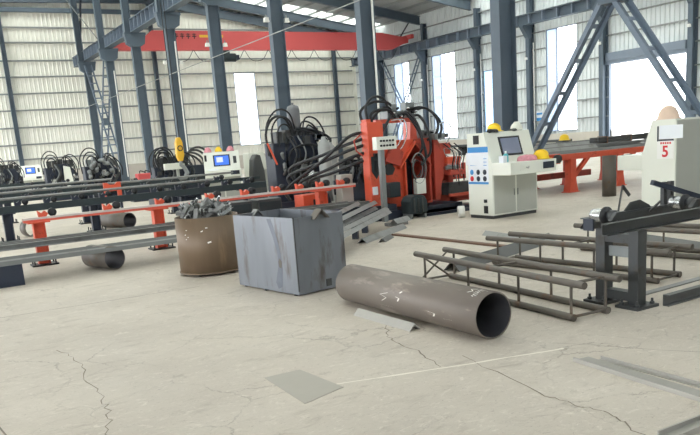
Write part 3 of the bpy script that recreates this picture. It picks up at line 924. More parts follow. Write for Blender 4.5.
lbar('angle_bar', (6.1, 9.95, .0), (7.6, 10.95, .0), V_sect(.12, .009), 'angle', 'loose angle bar on the floor in front of the fan of bars', 'angle bar')
lbar('angle_bar', (6.35, 9.75, .0), (6.75, 10.1, .0), V_sect(.09, .009), 'angle_d', 'short dark offcut on the floor in front of the loose angle bar', 'angle bar')
o = MB().sect((7.6, 11.25, .06), (8.1, 11.5, .06), V_sect(.12, .012)).box(7.6, 8.0, 11.35, 11.55, 0, .06).build('steel_offcuts', M['angle'])
tag(o, 'small pale folded steel offcut at the foot of the orange machine', 'offcut')
# ------------------------------------------------------------------ roller conveyors
def conveyor(label, x0, x1, y, z, rail, legm, legs, rollers, hrail=.1, rm='orange', low=False, group='roller conveyors', sheen=False):
    T = thing('roller_conveyor', label, 'conveyor', (x0, y, 0), 0, group)
    L = x1 - x0
    MB().box(0, L, -.06, .06, z - hrail, z).build('rail', M[rail], T)
    if sheen:
        MB().box(0, L, -.066, .02, z - .028, z + .006).build('sheen_strip', M['worn'], T)  # pale strip paints the bright reflection along the rail top
    if low:
        MB().box(0, L, -.75, -.63, .0, .07).build('floor_rail', M[rail], T)
    for xl in legs:
        x = xl - x0
        lg = MB().sect((x, 0, .02), (x, 0, z - hrail), H_sect(.18, .16, .014), (0, 1, 0)).box(x - .17, x + .17, -.12, .12, z - hrail - .02, z - hrail).build('leg', M[legm], T)
        MB().box(x - .2, x + .2, -.16, .16, 0, .025).build('base_plate', M['black'], lg)
        for sx in (-.16, .16):
            for sy in (-.12, .12):
                MB().tube([(x + sx, sy, .02), (x + sx, sy, .11)], .013, 6).build('anchor_bolt', M['black'], lg)
    for xl in rollers:
        x = xl - x0
        b = MB().prism([(x - .08, z), (x + .03, z), (x + .07, z + .05), (x + .02, z + .10), (x - .03, z + .06), (x - .09, z + .11)], 'y', -.05, .04).build('roller_bracket', M[rm], T)
        MB().lathe([(0, -.03), (.065, -.03), (.065, .05), (0, .05)], (x + .14, 0, z + .065), (0, 1, 0), 18).build('roller', M['black'], b)
        MB().box(x + .1, x + .17, -.02, .02, z, z + .06).build('roller_stem', M['black'], b)
    return T
conveyor('front roller conveyor with salmon red rail and orange roller brackets running behind the drum', 1.55, 7.75, 12.8, .77, 'rail_r', 'orange', (1.77, 3.72, 6.98), (1.87, 2.9, 3.79, 4.71, 5.39, 6.03, 6.53, 6.98, 7.45), .065, sheen=True)
T = thing('control_box_stand', 'orange box stand under the right end of the front conveyor rail', 'stand', (7.02, 13.1, 0))
MB().box(-.28, .28, 0, .4, .06, .62).build('body', M['orange'], T, bevel=.01)
MB().box(-.06, .06, -.012, 0, .38, .52).build('slot', M['black'], T)
MB().box(-.2, -.1, .1, .3, 0, .06).box(.1, .2, .1, .3, 0, .06).build('foot', M['navy'], T)
for x, l in ((6.2, 'dark grey square cabinet under the front conveyor, left of the orange box stand'), (5.55, 'dark cabinet under the front conveyor, directly behind the square bin')):
    T = thing('tool_cabinet', l, 'cabinet', (x, 13.5, 0))
    MB().box(-.26, .26, 0, .5, .03, .6).build('body', M['stand'], T, bevel=.01)
    MB().box(-.23, .23, -.012, 0, .08, .55).build('door', M['green'], T)
    MB().box(-.22, .22, .05, .45, 0, .03).build('plinth', M['navy'], T)
conveyor('second conveyor with dark green beam, thick and low, behind the front conveyor', -1.5, 8.0, 17.6, .76, 'green', 'navy', (-.6, 1.83, 3.67, 5.8, 7.4), (-.3, .3, .9, 1.5, 2.1, 2.7, 3.3, 3.9, 4.5, 5.1, 5.7, 6.3, 6.9, 7.5), .15, 'navy', True)
conveyor('third conveyor with thin dark beam behind the low green one', -1.5, 9.0, 20.2, .80, 'green', 'navy', (-.8, 1.6, 4.0, 6.4, 8.6), (-.2, .5, 1.2, 1.9, 2.6, 3.3, 4.0, 4.9, 5.6, 6.3, 7.0, 7.7), .08, 'navy', False)
conveyor('fourth conveyor with dark beam in front of the grey motor machine', -1.0, 8.6, 23.35, .84, 'green', 'navy', (0, 2.5, 5.0, 7.6), (.5, 1.2, 1.9, 2.6, 3.3, 4.0, 4.7, 5.4, 6.1, 6.8), .12, 'navy', False)
conveyor('fifth conveyor with dark beam, far behind at the left', -1.0, 7.0, 30.5, .84, 'green', 'navy', (0, 3, 5.8), (1.5, 2.8, 4.1, 5.4), .12, 'navy', False)
conveyor('farthest conveyor with dark beam near the back wall at the left', .5, 6.5, 35.8, .84, 'green', 'navy', (1.5, 3.5, 6), (3, 4.4, 5.6), .12, 'navy', False)
def tubestock(p0, p1, r, label, mm='chrome'):
    return tag(MB().tube([p0, p1], r, 10).build('steel_tube', M[mm]), label, 'tube')
tubestock((-1.2, 20.2, .97), (8.2, 20.2, .97), .03, 'grey steel tube lying along the rollers of the third conveyor', 'angle')
tubestock((-1.2, 17.62, .92), (6.6, 17.62, .92), .03, 'pale steel tube lying along the rollers of the second conveyor', 'angle')
tubestock((0, 23.35, 1.0), (5.5, 23.35, 1.0), .035, 'pale steel tube lying along the rollers of the fourth conveyor', 'angle')
T = thing('guide_frame', 'small orange guide frame straddling the third conveyor at the left', 'guide', (4.72, 20.2, 0))
for xx in (-.18, .18):
    MB().box(xx - .03, xx + .03, -.2, -.1, 0, .62).build('leg', M['navy'], T)
MB().prism([(-.22, .58), (-.12, .58), (-.12, .78), (.12, .78), (.12, .58), (.22, .58), (.22, 1.0), (.13, 1.0), (.07, .94), (-.07, .94), (-.13, 1.0), (-.22, 1.0)], 'y', -.2, -.1).build('crosspiece', M['orange'], T)

# ------------------------------------------------------------------ orange punching machine
T = thing('punching_machine', 'orange punching machine with black hoses and a cream button box, centre of the hall', 'machine', (9.0, 12.8, 0))
ox, oy = 9.0, 12.8
def P(name, mb, m, par=None, bevel=0):
    mb.v = [(v[0] - ox, v[1] - oy, v[2]) for v in mb.v]
    return mb.build(name, M[m], par or T, bevel=bevel)
P('base_frame', MB().box(8.0, 10.1, 12.3, 13.6, 0, .18).box(7.75, 8.45, 12.35, 13.2, 0, .3), 'navy')
po = P('front_post', MB().box(7.93, 8.3, 12.45, 12.7, .2, 1.93), 'orange', bevel=.015)
P('post_cap', MB().box(7.95, 8.05, 12.5, 12.68, 1.93, 1.99), 'orange', po)
P('sight_panel', MB().prism([(7.97, .98), (8.07, .83), (8.17, .98), (8.17, 1.27), (7.97, 1.27)], 'y', 12.43, 12.45), 'green', po)
P('sight_clamp', MB().prism([(8.02, 1.0), (8.07, .92), (8.12, 1.0), (8.11, 1.2), (8.03, 1.2)], 'y', 12.40, 12.43).box(8.03, 8.12, 12.39, 12.45, 1.27, 1.33), 'black', po)
for x in (7.96, 8.14):
    P('notice_plate', MB().box(x, x + .12, 12.435, 12.45, .52, .68), 'paper', po)
bx = P('button_box', MB().box(7.9, 8.36, 12.1, 12.26, 1.39, 1.64), 'cream', bevel=.01)
for r_ in range(2):
    for c_ in range(5):
        P('button', MB().lathe([(0, 0), (.02, 0), (.02, .03), (0, .03)], (7.99 + c_ * .07, 12.1, 1.56 - r_ * .09), (0, -1, 0), 10), 'black', bx)
P('button_post', MB().box(8.0, 8.09, 12.14, 12.24, 0, 1.39), 'grey')
P('left_frame', MB().prism([(8.36, .2), (8.36, 1.25), (8.62, 1.55), (9.2, 1.55), (9.2, 1.42), (8.92, 1.1), (8.92, .2)], 'y', 12.7, 13.35), 'orange', bevel=.012)
P('right_frame', MB().prism([(9.5, .2), (9.5, 1.05), (9.2, 1.42), (9.2, 1.55), (9.63, 1.55), (9.63, .2)], 'y', 12.7, 13.35), 'orange_d', bevel=.012)  # darker orange stands for shade on the machine's right side
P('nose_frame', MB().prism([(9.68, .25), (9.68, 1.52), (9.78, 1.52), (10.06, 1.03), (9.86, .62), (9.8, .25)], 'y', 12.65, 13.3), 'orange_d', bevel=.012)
P('flange', MB().bar((8.9, 12.66, .25), (8.9, 12.66, 1.1), .03, .12, (0, 1, 0)).bar((8.76, 12.66, .98), (9.19, 12.66, 1.5), .03, .14, (0, 1, 0)), 'orange')
P('flange', MB().bar((9.52, 12.66, .25), (9.52, 12.66, 1.0), .03, .12, (0, 1, 0)).bar((9.56, 12.66, .98), (9.2, 12.66, 1.44), .03, .14, (0, 1, 0)), 'orange_d')
P('gusset', MB().prism([(8.42, 1.15), (8.8, 1.02), (8.88, 1.3), (8.62, 1.5)], 'y', 12.62, 12.7), 'orange_d')
P('back_plate', MB().box(8.85, 9.6, 13.25, 13.36, .2, 1.5), 'navy')
P('limit_switch_hole', MB().lathe([(0, 0), (.13, 0), (.13, .03), (0, .03)], (8.55, 12.7, .98), (0, -1, 0), 6, False), 'black')
P('side_motor', MB().box(8.42, 8.68, 12.5, 12.7, .42, .72), 'green', bevel=.02)
P('cream_junction_box', MB().box(9.12, 9.36, 12.55, 12.68, .42, .74), 'cream', bevel=.01)
hd = P('motor_hood', MB().prism([(8.5, .1), (8.5, .34), (8.56, .43), (8.64, .46), (8.78, .46), (8.86, .43), (8.92, .34), (8.92, .1)], 'y', 11.95, 12.28), 'green', bevel=.015)
for x in (8.52, 8.86):
    P('foot', MB().box(x, x + .05, 11.98, 12.25, 0, .1), 'grey', hd)
for x in (8.58, 8.68, 8.78):
    P('rib', MB().box(x, x + .03, 11.93, 11.95, .12, .4), 'stand', hd)
for i, (x0, x1, z0, z1, y0, mm) in enumerate(((9.95, 10.32, .98, 1.12, 12.55, 'orange'), (9.95, 10.3, .86, .94, 12.6, 'grey'), (9.98, 10.4, .74, .85, 12.5, 'orange_d'), (9.95, 10.25, 1.18, 1.42, 12.8, 'orange_d'))):
    P('clamp_jaw', MB().box(x0, x1, y0, y0 + .4, z0, z1), mm, bevel=.015)
P('chassis', MB().box(10.05, 11.5, 13.0, 13.7, .12, .42).box(9.9, 10.9, 13.1, 13.6, .6, .95).box(10.3, 10.45, 13.0, 13.6, .1, .8), 'orange_d', bevel=.012)
P('infeed_channel', MB().box(10.1, 11.4, 12.75, 13.0, .3, .56), 'stand', bevel=.01)
P('infeed_edge', MB().box(10.1, 11.4, 12.7, 12.75, .27, .33), 'rail_r')
P('low_rail', MB().box(8.8, 11.7, 12.3, 12.45, 0, .1).box(9.0, 11.6, 12.05, 12.12, 0, .06), 'navy')
P('red_column', MB().prism([(9.22, 1.5), (9.42, 1.5), (9.36, 1.95), (9.26, 1.95)], 'y', 12.85, 13.1), 'rail_r')
P('red_arm', MB().box(8.4, 9.35, 12.85, 12.95, 1.9, 1.98), 'rail_r')
vb = P('valve_block', MB().box(8.7, 9.12, 12.85, 13.15, 1.98, 2.14), 'grey', bevel=.015)
for q in ((8.78, 8.9, 12.8, 13.0, 2.14, 2.27), (9.2, 9.42, 12.9, 13.1, 1.98, 2.3), (9.5, 9.75, 12.8, 13.1, 1.55, 1.72)):
    P('valve_block', MB().box(*q), 'grey', bevel=.015)
for k in range(8):
    P('fitting', MB().lathe([(0, 0), (.025, 0), (.025, .1), (0, .1)], (8.72 + k * .09, 12.84, 2.0 + .08 * (k % 3)), (0, -1, .3), 10), 'chrome' if k % 2 else 'black', vb)
H = [((8.05, 12.6, 1.9), (8.75, 12.85, 2.1), .42, (-.1, 0, 0)), ((8.0, 12.7, 1.9), (8.9, 12.85, 2.1), .32, (-.15, 0, 0)), ((8.15, 12.6, 1.9), (8.85, 12.8, 2.0), .22, (-.1, 0, 0)), ((8.2, 12.8, 1.7), (8.78, 12.82, 2.02), .3, (0, 0, 0)),
     ((9.3, 12.85, 2.1), (9.55, 12.7, 1.5), .15, (.45, 0, 0)), ((9.2, 12.85, 2.15), (9.62, 12.75, 1.5), .1, (.55, 0, 0)), ((9.25, 12.85, 2.0), (9.35, 12.6, 1.1), .1, (.25, -.1, 0)), ((8.9, 12.8, 2.05), (9.3, 12.6, 1.0), .12, (.2, -.1, 0)),
     ((9.0, 12.8, 2.0), (9.25, 12.62, 1.2), .2, (.15, -.1, 0)), ((9.55, 12.75, 1.6), (10.0, 12.8, 1.5), .1, (0, 0, 0)), ((8.3, 12.75, 1.5), (8.72, 12.8, 2.0), .1, (0, -.1, 0))]
for a, b, h, l in H:
    P('hose', MB().tube(arc(a, b, h, l), .028, 8), 'black')
for a, b, h, l in (((9.75, 12.75, 1.6), (10.1, 12.75, 1.4), .32, (.25, 0, 0)), ((8.75, 12.8, 1.95), (8.6, 12.75, 1.35), .05, (.25, -.1, 0)), ((8.85, 12.8, 1.95), (8.7, 12.75, 1.3), .05, (.25, -.1, 0)), ((9.98, 12.7, 1.3), (10.25, 12.6, 1.2), -.15, (0, 0, 0))):
    P('thin_hose', MB().tube(arc(a, b, h, l), .014, 6), 'chrome')
for k in range(5):
    x = 10.02 + .07 * k
    P('thin_hose', MB().tube(spline([(x, 12.75, 1.4 - .1 * (k % 2)), (x + .1, 12.55, 1.2), (x + .02, 12.5, .95), (x + .08, 12.55, .7 - .1 * (k % 3))], 5), .013, 6), 'chrome' if k % 2 else 'black')
for k in range(4):
    P('valve', MB().box(9.62 + .09 * k, 9.69 + .09 * k, 12.5, 12.66, 1.5 + .03 * (k % 2), 1.62), 'stand' if k % 2 else 'grey')
for k in range(4):
    rr = .16 + .05 * k
    P('cable_loop', MB().tube([(9.2 + rr * math.cos(t) * .6, 12.62 - .02 * k, .95 + rr * math.sin(t)) for t in [2 * PI * q / 20 * .8 + 1 + k for q in range(21)]], .013, 6), 'grey' if k % 2 else 'black')
for k, (a, b) in enumerate((((7.95, 12.65, 1.5), (6.85, 13.75, .75)), ((7.95, 12.65, 1.35), (7.1, 13.75, .6)), ((7.95, 12.68, 1.62), (7.0, 13.95, .9)), ((7.95, 12.68, 1.2), (7.3, 13.7, .6)), ((7.97, 12.68, 1.75), (6.75, 13.7, .5)))):
    q = [Vector(a), Vector(a) + Vector((-.3, .1, -.08)), (Vector(a) + Vector(b)) / 2 + Vector((-.12, 0, .1)), Vector(b) + Vector((-.05, 0, .25)), Vector(b)]
    P('hose', MB().tube(spline(q, 6), .032, 8), 'black')
P('red_pipe', MB().tube([(7.88, 12.6, 1.72), (7.7, 12.6, 1.6), (7.74, 12.6, 1.4), (7.88, 12.6, 1.3)], .016, 8), 'orange_d')
for i in range(5):
    P('cylinder', MB().lathe([(0, 0), (.06, 0), (.06, .28), (.03, .29), (.03, .4), (0, .4)], (7.42 + i * .09, 13.25 + .1 * (i % 2), .32 + .12 * (i % 3)), (-.4 + .15 * i, -.2, 1), 12), 'grey' if i % 2 else 'navy')
P('grey_box', MB().box(7.55, 7.82, 12.95, 13.2, .3, .95), 'cream_d', bevel=.01)
P('side_tray', MB().box(7.36, 7.85, 13.1, 13.7, .0, .32), 'navy')

# ------------------------------------------------------------------ dark punching machines of the other lines
def dark_machine(label, x, y, w_, h, seed, body='navy', accum=False, cyl=0, pale=False, extra=None, motors=False):
    r = random.Random(seed)
    T = thing('punching_machine', label, 'machine', (x, y, 0), 0, 'dark punching machines')
    MB().box(-w_ / 2, w_ / 2, -.5, .5, 0, .2).build('base_frame', M[body], T)
    bh = h * .7
    MB().prism([(-w_ * .2, .2), (-w_ * .22, bh * .8), (-w_ * .1, bh), (w_ * .22, bh), (w_ * .3, bh * .85), (w_ * .3, .2)], 'y', -.3, .35).build('press_frame', M[body], T, bevel=.015)
    MB().box(-w_ * .45, -w_ * .26, -.35, .2, .2, bh * .92).build('side_frame', M[body], T, bevel=.015)
    MB().prism([(w_ * .3, .2), (w_ * .48, .2), (w_ * .44, bh * .7), (w_ * .3, bh * .9)], 'y', -.2, .3).build('nose_frame', M[body], T, bevel=.015)
    MB().prism([(-w_ * .12, bh * .35), (w_ * .0, bh * .28), (w_ * .12, bh * .35), (w_ * .12, bh * .7), (-w_ * .12, bh * .7)], 'y', -.32, -.3).build('opening', M['black'], T)
    for i in range(5):
        a = -w_ * .3 + i * w_ * .15
        MB().box(a - .08, a + .08, -.2, .15, bh * .9, bh + .1 + .12 * r.random()).build('valve_block', M['grey'] if motors else M['stand'], T)
    for i in range(7):
        MB().lathe([(0, 0), (.05, 0), (.05, .18), (.02, .2), (0, .2)], (-w_ * .35 + r.random() * w_ * .7, -.3 - .1 * r.random(), .35 + r.random() * bh * .6), (r.uniform(-.6, .6), -.4, 1), 10).build('cylinder', M[['grey', 'stand', 'navy', 'chrome'][i % 4]], T)
    for i in range(3):
        a, b = -w_ * (.5 - .07 * i), -w_ * (.02 + .03 * i)
        z0 = bh * (.75 + .06 * i)
        MB().tube(arc((a, -.2 - .1 * i, z0), (b, -.2, bh * .98), (h - bh) * (1.15 - .3 * i), (-.12, -.05, 0)), .022, 8).build('hose', M['black'], T)
    for i in range(3):
        a, b = w_ * (.02 + .05 * i), w_ * (.36 + .06 * i)
        MB().tube(arc((a, -.2, bh), (b, -.25, bh * r.uniform(.5, .8)), (h - bh) * r.uniform(.5, .8), (.08, -.05, 0)), .022, 8).build('hose', M['black'], T)
    for i in range(5):
        a = -w_ * .35 + r.random() * w_ * .7
        MB().tube(spline([(a, -.34, bh), (a + .12, -.5, bh * .75), (a - .08, -.48, bh * .5), (a + .15, -.36, bh * .3)], 5), .02, 6).build('hose', M[('stand', 'black', 'grey')[i % 3]], T)
    for i in range(5):
        xx, zz = -w_ * .4 + r.random() * w_ * .75, bh * (.25 + .7 * r.random())
        MB().box(xx, xx + .08 + .14 * r.random(), -.42, -.3, zz, zz + .08 + .12 * r.random()).build('valve', M[('grey', 'stand', 'chrome', 'navy', 'cream_d')[i]], T)
    if motors:
        for i in range(10):
            xx, zz = -w_ * .35 + r.random() * w_ * .75, bh * (.55 + .6 * r.random())
            MB().lathe([(0, 0), (.06, .0), (.075, .05), (.075, .24), (.04, .28), (0, .28)], (xx, -.36, zz), (r.uniform(-.6, .6), -1, r.uniform(-.2, .9)), 12).build('motor', M['grey'], T)
    if accum:
        MB().lathe([(0, 0), (.04, 0), (.05, .1), (.14, .2), (.17, .3), (.17, .68), (.14, .78), (.03, .82), (.03, .87), (0, .87)], (.0, -.05, h - .82), (0, 0, 1), 20).build('accumulator', M['accum'], T)
        MB().tube([(0, -.05, bh), (0, -.05, h - .8)], .05, 8).build('accumulator_stem', M['navy'], T)
    if pale:
        MB().prism([(.0, .3), (.42, .3), (.3, bh * .9), (.05, bh * .95)], 'y', -.55, -.4).build('pale_cover', M['cream'], T)
    if extra:
        extra(T)
    return T
def ext2(T):
    MB().lathe([(0, 0), (.1, 0), (.12, .05), (.06, .2), (0, .24)], (.0, -.8, .74), (0, 0, 1), 14).build('steel_pot', M['chrome'], T)
    MB().box(-.3, .22, -.95, -.6, .0, .62).build('side_cabinet', M['green'], T, bevel=.01)
    MB().box(-.28, .2, -.9, -.65, .62, .74).build('cabinet_top', M['stand'], T)
    for i, (a, b, h_, l) in enumerate((((-.85, -.3, 1.3), (-.1, -.2, 1.8), .75, (-.22, 0, 0)), ((-.2, -.2, 1.8), (.9, -.3, 1.5), .3, (.1, 0, 0)), ((-.1, -.2, 1.7), (.75, -.4, 1.2), .4, (.1, 0, 0)), ((.0, -.2, 1.6), (.9, -.2, 1.3), .5, (.05, 0, 0)), ((-.4, -.35, 1.2), (.5, -.35, 1.3), .35, (0, -.1, 0)))):
        MB().tube(arc(a, b, h_, l), .032, 8).build('hose', M['black'], T)
    MB().bar((-.95, -.35, 1.7), (-.75, -.4, 1.15), .04, .04).build('orange_lever', M['orange'], T)
dark_machine('tall dark punching machine with a grey accumulator on top, left of the orange machine', 8.95, 17.6, 1.75, 2.62, 3, accum=True, extra=ext2)
# gas cylinders
def gas(x, y, label, h=1.3):
    T = thing('gas_cylinder', label, 'gas cylinder', (x, y, 0), 0, 'grey gas cylinders')
    MB().lathe([(0, 0), (.15, 0), (.16, .04), (.16, h), (.14, h + .12), (.06, h + .2), (.05, h + .26), (0, h + .26)], (0, 0, 0), (0, 0, 1), 24).build('body', M['gas'], T)
    MB().lathe([(0, 0), (.02, 0), (.02, .05), (.045, .06), (.045, .12), (0, .12)], (0, 0, h + .26), (0, 0, 1), 12).build('valve', M['stand'], T)
gas(9.17, 16.45, 'taller grey gas cylinder, the left one of the pair beside the tall dark machine', 1.5)
gas(9.52, 16.75, 'shorter grey gas cylinder, the right one of the pair beside the tall dark machine', 1.35)
T = thing('hydraulic_power_unit', 'dark hydraulic unit full of valves between gas cylinders and orange machine', 'hydraulic unit', (10.55, 17.3, 0))
MB().box(-.6, .75, -.35, .4, .05, .85).build('tank', M['navy'], T, bevel=.02)
MB().box(-.55, .7, -.3, .35, 0, .05).build('plinth', M['black'], T)
_r = random.Random(21)
for i in range(9):
    MB().lathe([(0, 0), (.06, 0), (.06, .22), (.03, .24), (.03, .34), (0, .34)], (-.5 + .13 * i, -.36, .45 + .3 * _r.random()), (_r.uniform(-.5, .5), -.5, 1), 10).build('cylinder', M[('black', 'grey', 'navy', 'stand')[i % 4]], T)
for i in range(4):
    x = -.45 + .3 * i
    MB().box(x, x + .18, -.2, .1, .85, 1.0 + .15 * _r.random()).build('valve', M[('stand', 'navy', 'black', 'grey')[i]], T)
for i in range(5):
    MB().tube(arc((-.5 + .2 * i, -.3, .8), (-.2 + .22 * i, -.35, .5), .45 + .2 * _r.random(), (0, -.1, 0)), .03, 7).build('hose', M['black'], T)
def ext3(T):
    MB().box(-.45, .12, -.75, -.6, 1.12, 1.32).build('button_box', M['cream'], T, bevel=.01)
    MB().box(-.05, .03, -.7, -.62, .2, 1.12).build('button_post', M['cream_d'], T)
    for i, r_ in enumerate((.34, .27, .2)):
        MB().tube([(-.35 + r_ * math.cos(t), -.4, 1.45 + r_ * 1.15 * math.sin(t)) for t in [PI * 1.3 * q / 16 - .3 for q in range(17)]], .026, 7).build('hose', M['black'], T)
    for i in range(4):
        MB().tube(arc((.35 + .05 * i, -.2, 1.35), (.95 + .07 * i, -.25, 1.0 + .1 * i), .3 + .05 * i, (.1, 0, 0)), .035, 7).build('hose', M['stand'], T)
    MB().box(.3, 1.0, -.45, .3, .2, 1.2).build('tank', M['navy'], T, bevel=.02)
dark_machine('dark machine with looped hoses behind the yellow crane hook', 7.75, 24.4, 1.5, 1.9, 5, extra=ext3)
dark_machine('dark machine with grey motors standing left of the red valve block', 6.65, 29.6, 1.5, 2.15, 8, motors=True)
dark_machine('dark machine with a pale cover at its right, below the far lattice brace', 6.05, 34.6, 1.5, 2.2, 11, pale=True)
dark_machine('dark machine at the far left edge beside the small console', 4.35, 38.6, 1.4, 2.15, 14)
T = thing('valve_unit', 'low dark unit with a red valve block between two dark machines', 'hydraulic unit', (7.85, 27.6, 0))
MB().box(-.7, .7, -.3, .3, 0, .75).build('tank', M['navy'], T, bevel=.02)
MB().box(-.45, .05, -.32, .1, .75, 1.0).build('valve_block', M['girder'], T, bevel=.02)
MB().tube([(-.1, -.2, .92), (.75, -.2, .95)], .06, 10).build('cylinder', M['stand'], T)
for i in range(3):
    MB().tube(arc((-.3 + .2 * i, 0, 1.0), (.1 + .2 * i, 0, .75), .15), .02, 6).build('hose', M['black'], T)

# ------------------------------------------------------------------ consoles
def console(label, x, y, rz, group='cream operator consoles', lit=False, near=True, dz=0.0):
    """front faces local -y; origin at the front left foot"""
    T = thing('operator_console', label, 'control console', (x, y, 0), rz, group)
    W, D, Hh = 1.12, .68, 1.57
    prof = [(0, .06), (D, .06), (D, Hh), (.2, Hh), (.02, 1.03), (0, 1.03)]
    MB().prism(prof, 'x', 0, W).build('body', M['cream'], T, bevel=.008)
    MB().box(.02, W - .02, .02, D - .02, 0, .06).build('plinth', M['stand'], T)
    dk = MB().box(0, W, -.49 - dz / 2, .0, .8 - dz, 1.02 - dz / 2).build('desk', M['cream'], T, bevel=.006)
    MB().box(W * .7, W * .94, -.5, -.48, .86, .98).build('drawer_slot', M['navy'], dk)
    if near:
        MB().box(W * .2, W * .5, -.496, -.488, .86, .98).build('drawer', M['cream'], dk, bevel=.004)
        MB().tube(spline([(W * .32, -.5, .92), (W * .35, -.52, .9), (W * .38, -.5, .93)], 4), .006, 6).build('drawer_handle', M['grey'], dk)
    for a, b in ((.02, .5), (.52, .98)):
        d = MB().box(W * a + .01, W * b - .01, -.006, .002, .09, .8).build('door', M['cream_d'], T)
        if near:
            MB().box(W * .5 + (-.05 if a < .5 else .04), W * .5 + (-.035 if a < .5 else .055), -.02, 0, .4, .52).build('handle', M['grey'], d)
    def slope(u, v):          # point on the slanted face
        return Vector((u, .02 + .18 * v, 1.03 + .54 * v))
    nrm = Vector((0, -.54, .18)).normalized()
    def sl_box(u0, u1, v0, v1, t):
        mb = MB()
        q = [slope(u0, v0), slope(u1, v0), slope(u1, v1), slope(u0, v1)]
        mb.add(q + [p + nrm * t for p in q], [(0, 1, 2, 3), (7, 6, 5, 4), (0, 4, 5, 1), (1, 5, 6, 2), (2, 6, 7, 3), (3, 7, 4, 0)])
        return mb
    mo = sl_box(.3, .82, .18, .82, .012).build('monitor', M['black'], T)
    sl_box(.34, .78, .24, .76, .016).build('screen', M['blue_s'] if lit else M['screen'], mo)
    if lit:
        sl_box(.4, .6, .4, .68, .018).build('screen_window', M['paper'], mo)
        MB().box(.1, .42, -.3, -.12, 1.02, 1.05).build('keyboard', M['paper'], T)
        sl_box(.92, 1.02, .3, .7, .02).build('switch_panel', M['stand'], T)
        sl_box(.03, .1, .5, .85, .012).build('switch_panel', M['black'], T)
        MB().box(.95, 1.03, -.502, -.49, .86, .97).build('socket', M['black'], dk)
    return T
c1 = console('white control console with a notice poster on its side, right of the orange machine', 9.23, 10.36, 0)
# left side of console one: vent, poster, sheet, sockets
def side(par, name, y0, y1, z0, z1, m, t=.006, xs=0.0):
    return MB().box(xs - t, xs, y0, y1, z0, z1).build(name, M[m], par)
side(c1, 'vent', .34, .49, 1.37, 1.53, 'black', .01)
po = side(c1, 'notice_poster', .1, .66, .64, 1.32, 'paper', .004)
side(c1, 'poster_header', .1, .66, 1.22, 1.32, 'blue', .006).parent = po
side(c1, 'poster_footer', .1, .66, .64, .68, 'blue', .006).parent = po
for q in range(3):
    side(c1, 'poster_line', .14, .6, .98 + q * .06, .99 + q * .06, 'blue', .006).parent = po
for i in range(6):
    MB().lathe([(0, 0), (.05, 0), (.05, .003), (0, .003)], (-.004, .2 + .18 * (i % 3), .86 - .12 * (i // 3)), (-1, 0, 0), 16).build('pictogram', M[['navy', 'navy', 'blue', 'navy', 'navy', 'red'][i]], po)
side(c1, 'paper_sheet', .28, .76, .96, 1.18, 'paper', .012).rotation_euler = (.05, 0, 0)
side(c1, 'socket', .14, .25, .1, .24, 'black', .008)
side(c1, 'cable_gland', .16, .22, .3, .36, 'black', .03)
T5 = console('white cabinet at the right edge marked with a red number five', 12.63, 8.92, PI, dz=.1)
MB().box(.03, 1.09, .68, .688, .1, 1.54).build('shaded_back_panel', M['cream_d'], T5)  # grey panel paints the back face as shaded
def s5part(name, y0, y1, z0, z1, m, t=.006):
    # cabinet five is turned round: its local +x side is the one towards the camera
    return MB().box(1.12, 1.12 + t, 8.92 - y1, 8.92 - y0, z0, z1).build(name, M[m], T5)
s5part('paper_sheet', 8.1, 8.56, 1.24, 1.47, 'paper')
s5part('sheet_clip', 8.575, 8.6, 1.2, 1.46, 'navy', .012)
pl = s5part('number_sign', 8.27, 8.6, .9, 1.24, 'white')
MB().box(1.126, 1.129, .32, .65, 1.205, 1.235).build('sign_edge', M['navy'], pl)
g = MB()
for i in range(5):
    g.box(1.126, 1.129, .385 + i * .045, .415 + i * .045, 1.15, 1.185)
g.build('sign_caption', M['red'], pl)
cu = bpy.data.curves.new('number', 'FONT')
cu.body = '5'
cu.size = .27
cu.extrude = .002
cu.offset = .006
cu.align_x = 'CENTER'
tmp = bpy.data.objects.new('number', cu)
COL.objects.link(tmp)
dg = bpy.context.evaluated_depsgraph_get()
me = bpy.data.meshes.new_from_object(tmp.evaluated_get(dg))
bpy.data.objects.remove(tmp)
n5 = bpy.data.objects.new('number', me)
me.materials.clear()
me.materials.append(M['red'])
COL.objects.link(n5)
n5.parent = pl
n5.matrix_local = Matrix(((0, 0, 1, 1.129), (1, 0, 0, .485), (0, 1, 0, .935), (0, 0, 0, 1)))
MB().prism([(.6, 1.02), (.66, 1.02), (.66, 1.57), (.6, 1.57)], 'x', 1.12, 1.122).build('edge_strip', M['cream'], T5)
console('cream console with lit blue screen and yellow helmet, left of the bright back window', 8.2, 22.5, -.34, lit=True)
console('small far console with a lit blue screen at the left edge', 5.5, 43.5, -.12, lit=True, near=False)
# far cabinet, dark guard next to the lit console
T = thing('control_cabinet', 'cream cabinet with a sloping right edge, right of the dark guard', 'cabinet', (10.2, 22.6, 0))
MB().prism([(-.42, .05), (.42, .05), (.3, 1.0), (.1, 1.45), (-.42, 1.45)], 'y', 0, .5).build('body', M['cream'], T, bevel=.01)
MB().box(-.4, .4, .03, .47, 0, .05).build('plinth', M['stand'], T)
MB().box(-.3, .2, -.008, 0, .2, .9).build('door', M['cream_d'], T)
T = thing('machine_guard', 'dark tapered machine guard standing between the lit console and the cream cabinet', 'guard', (9.75, 22.0, 0))
MB().prism([(-.24, 0), (.24, 0), (.2, .9), (.1, 1.38), (-.05, 1.42), (-.16, 1.25), (-.22, .8)], 'y', -.18, .18).build('cover', M['stand'], T, bevel=.04)
MB().box(-.28, .28, -.22, .22, 0, .04).build('foot', M['navy'], T)

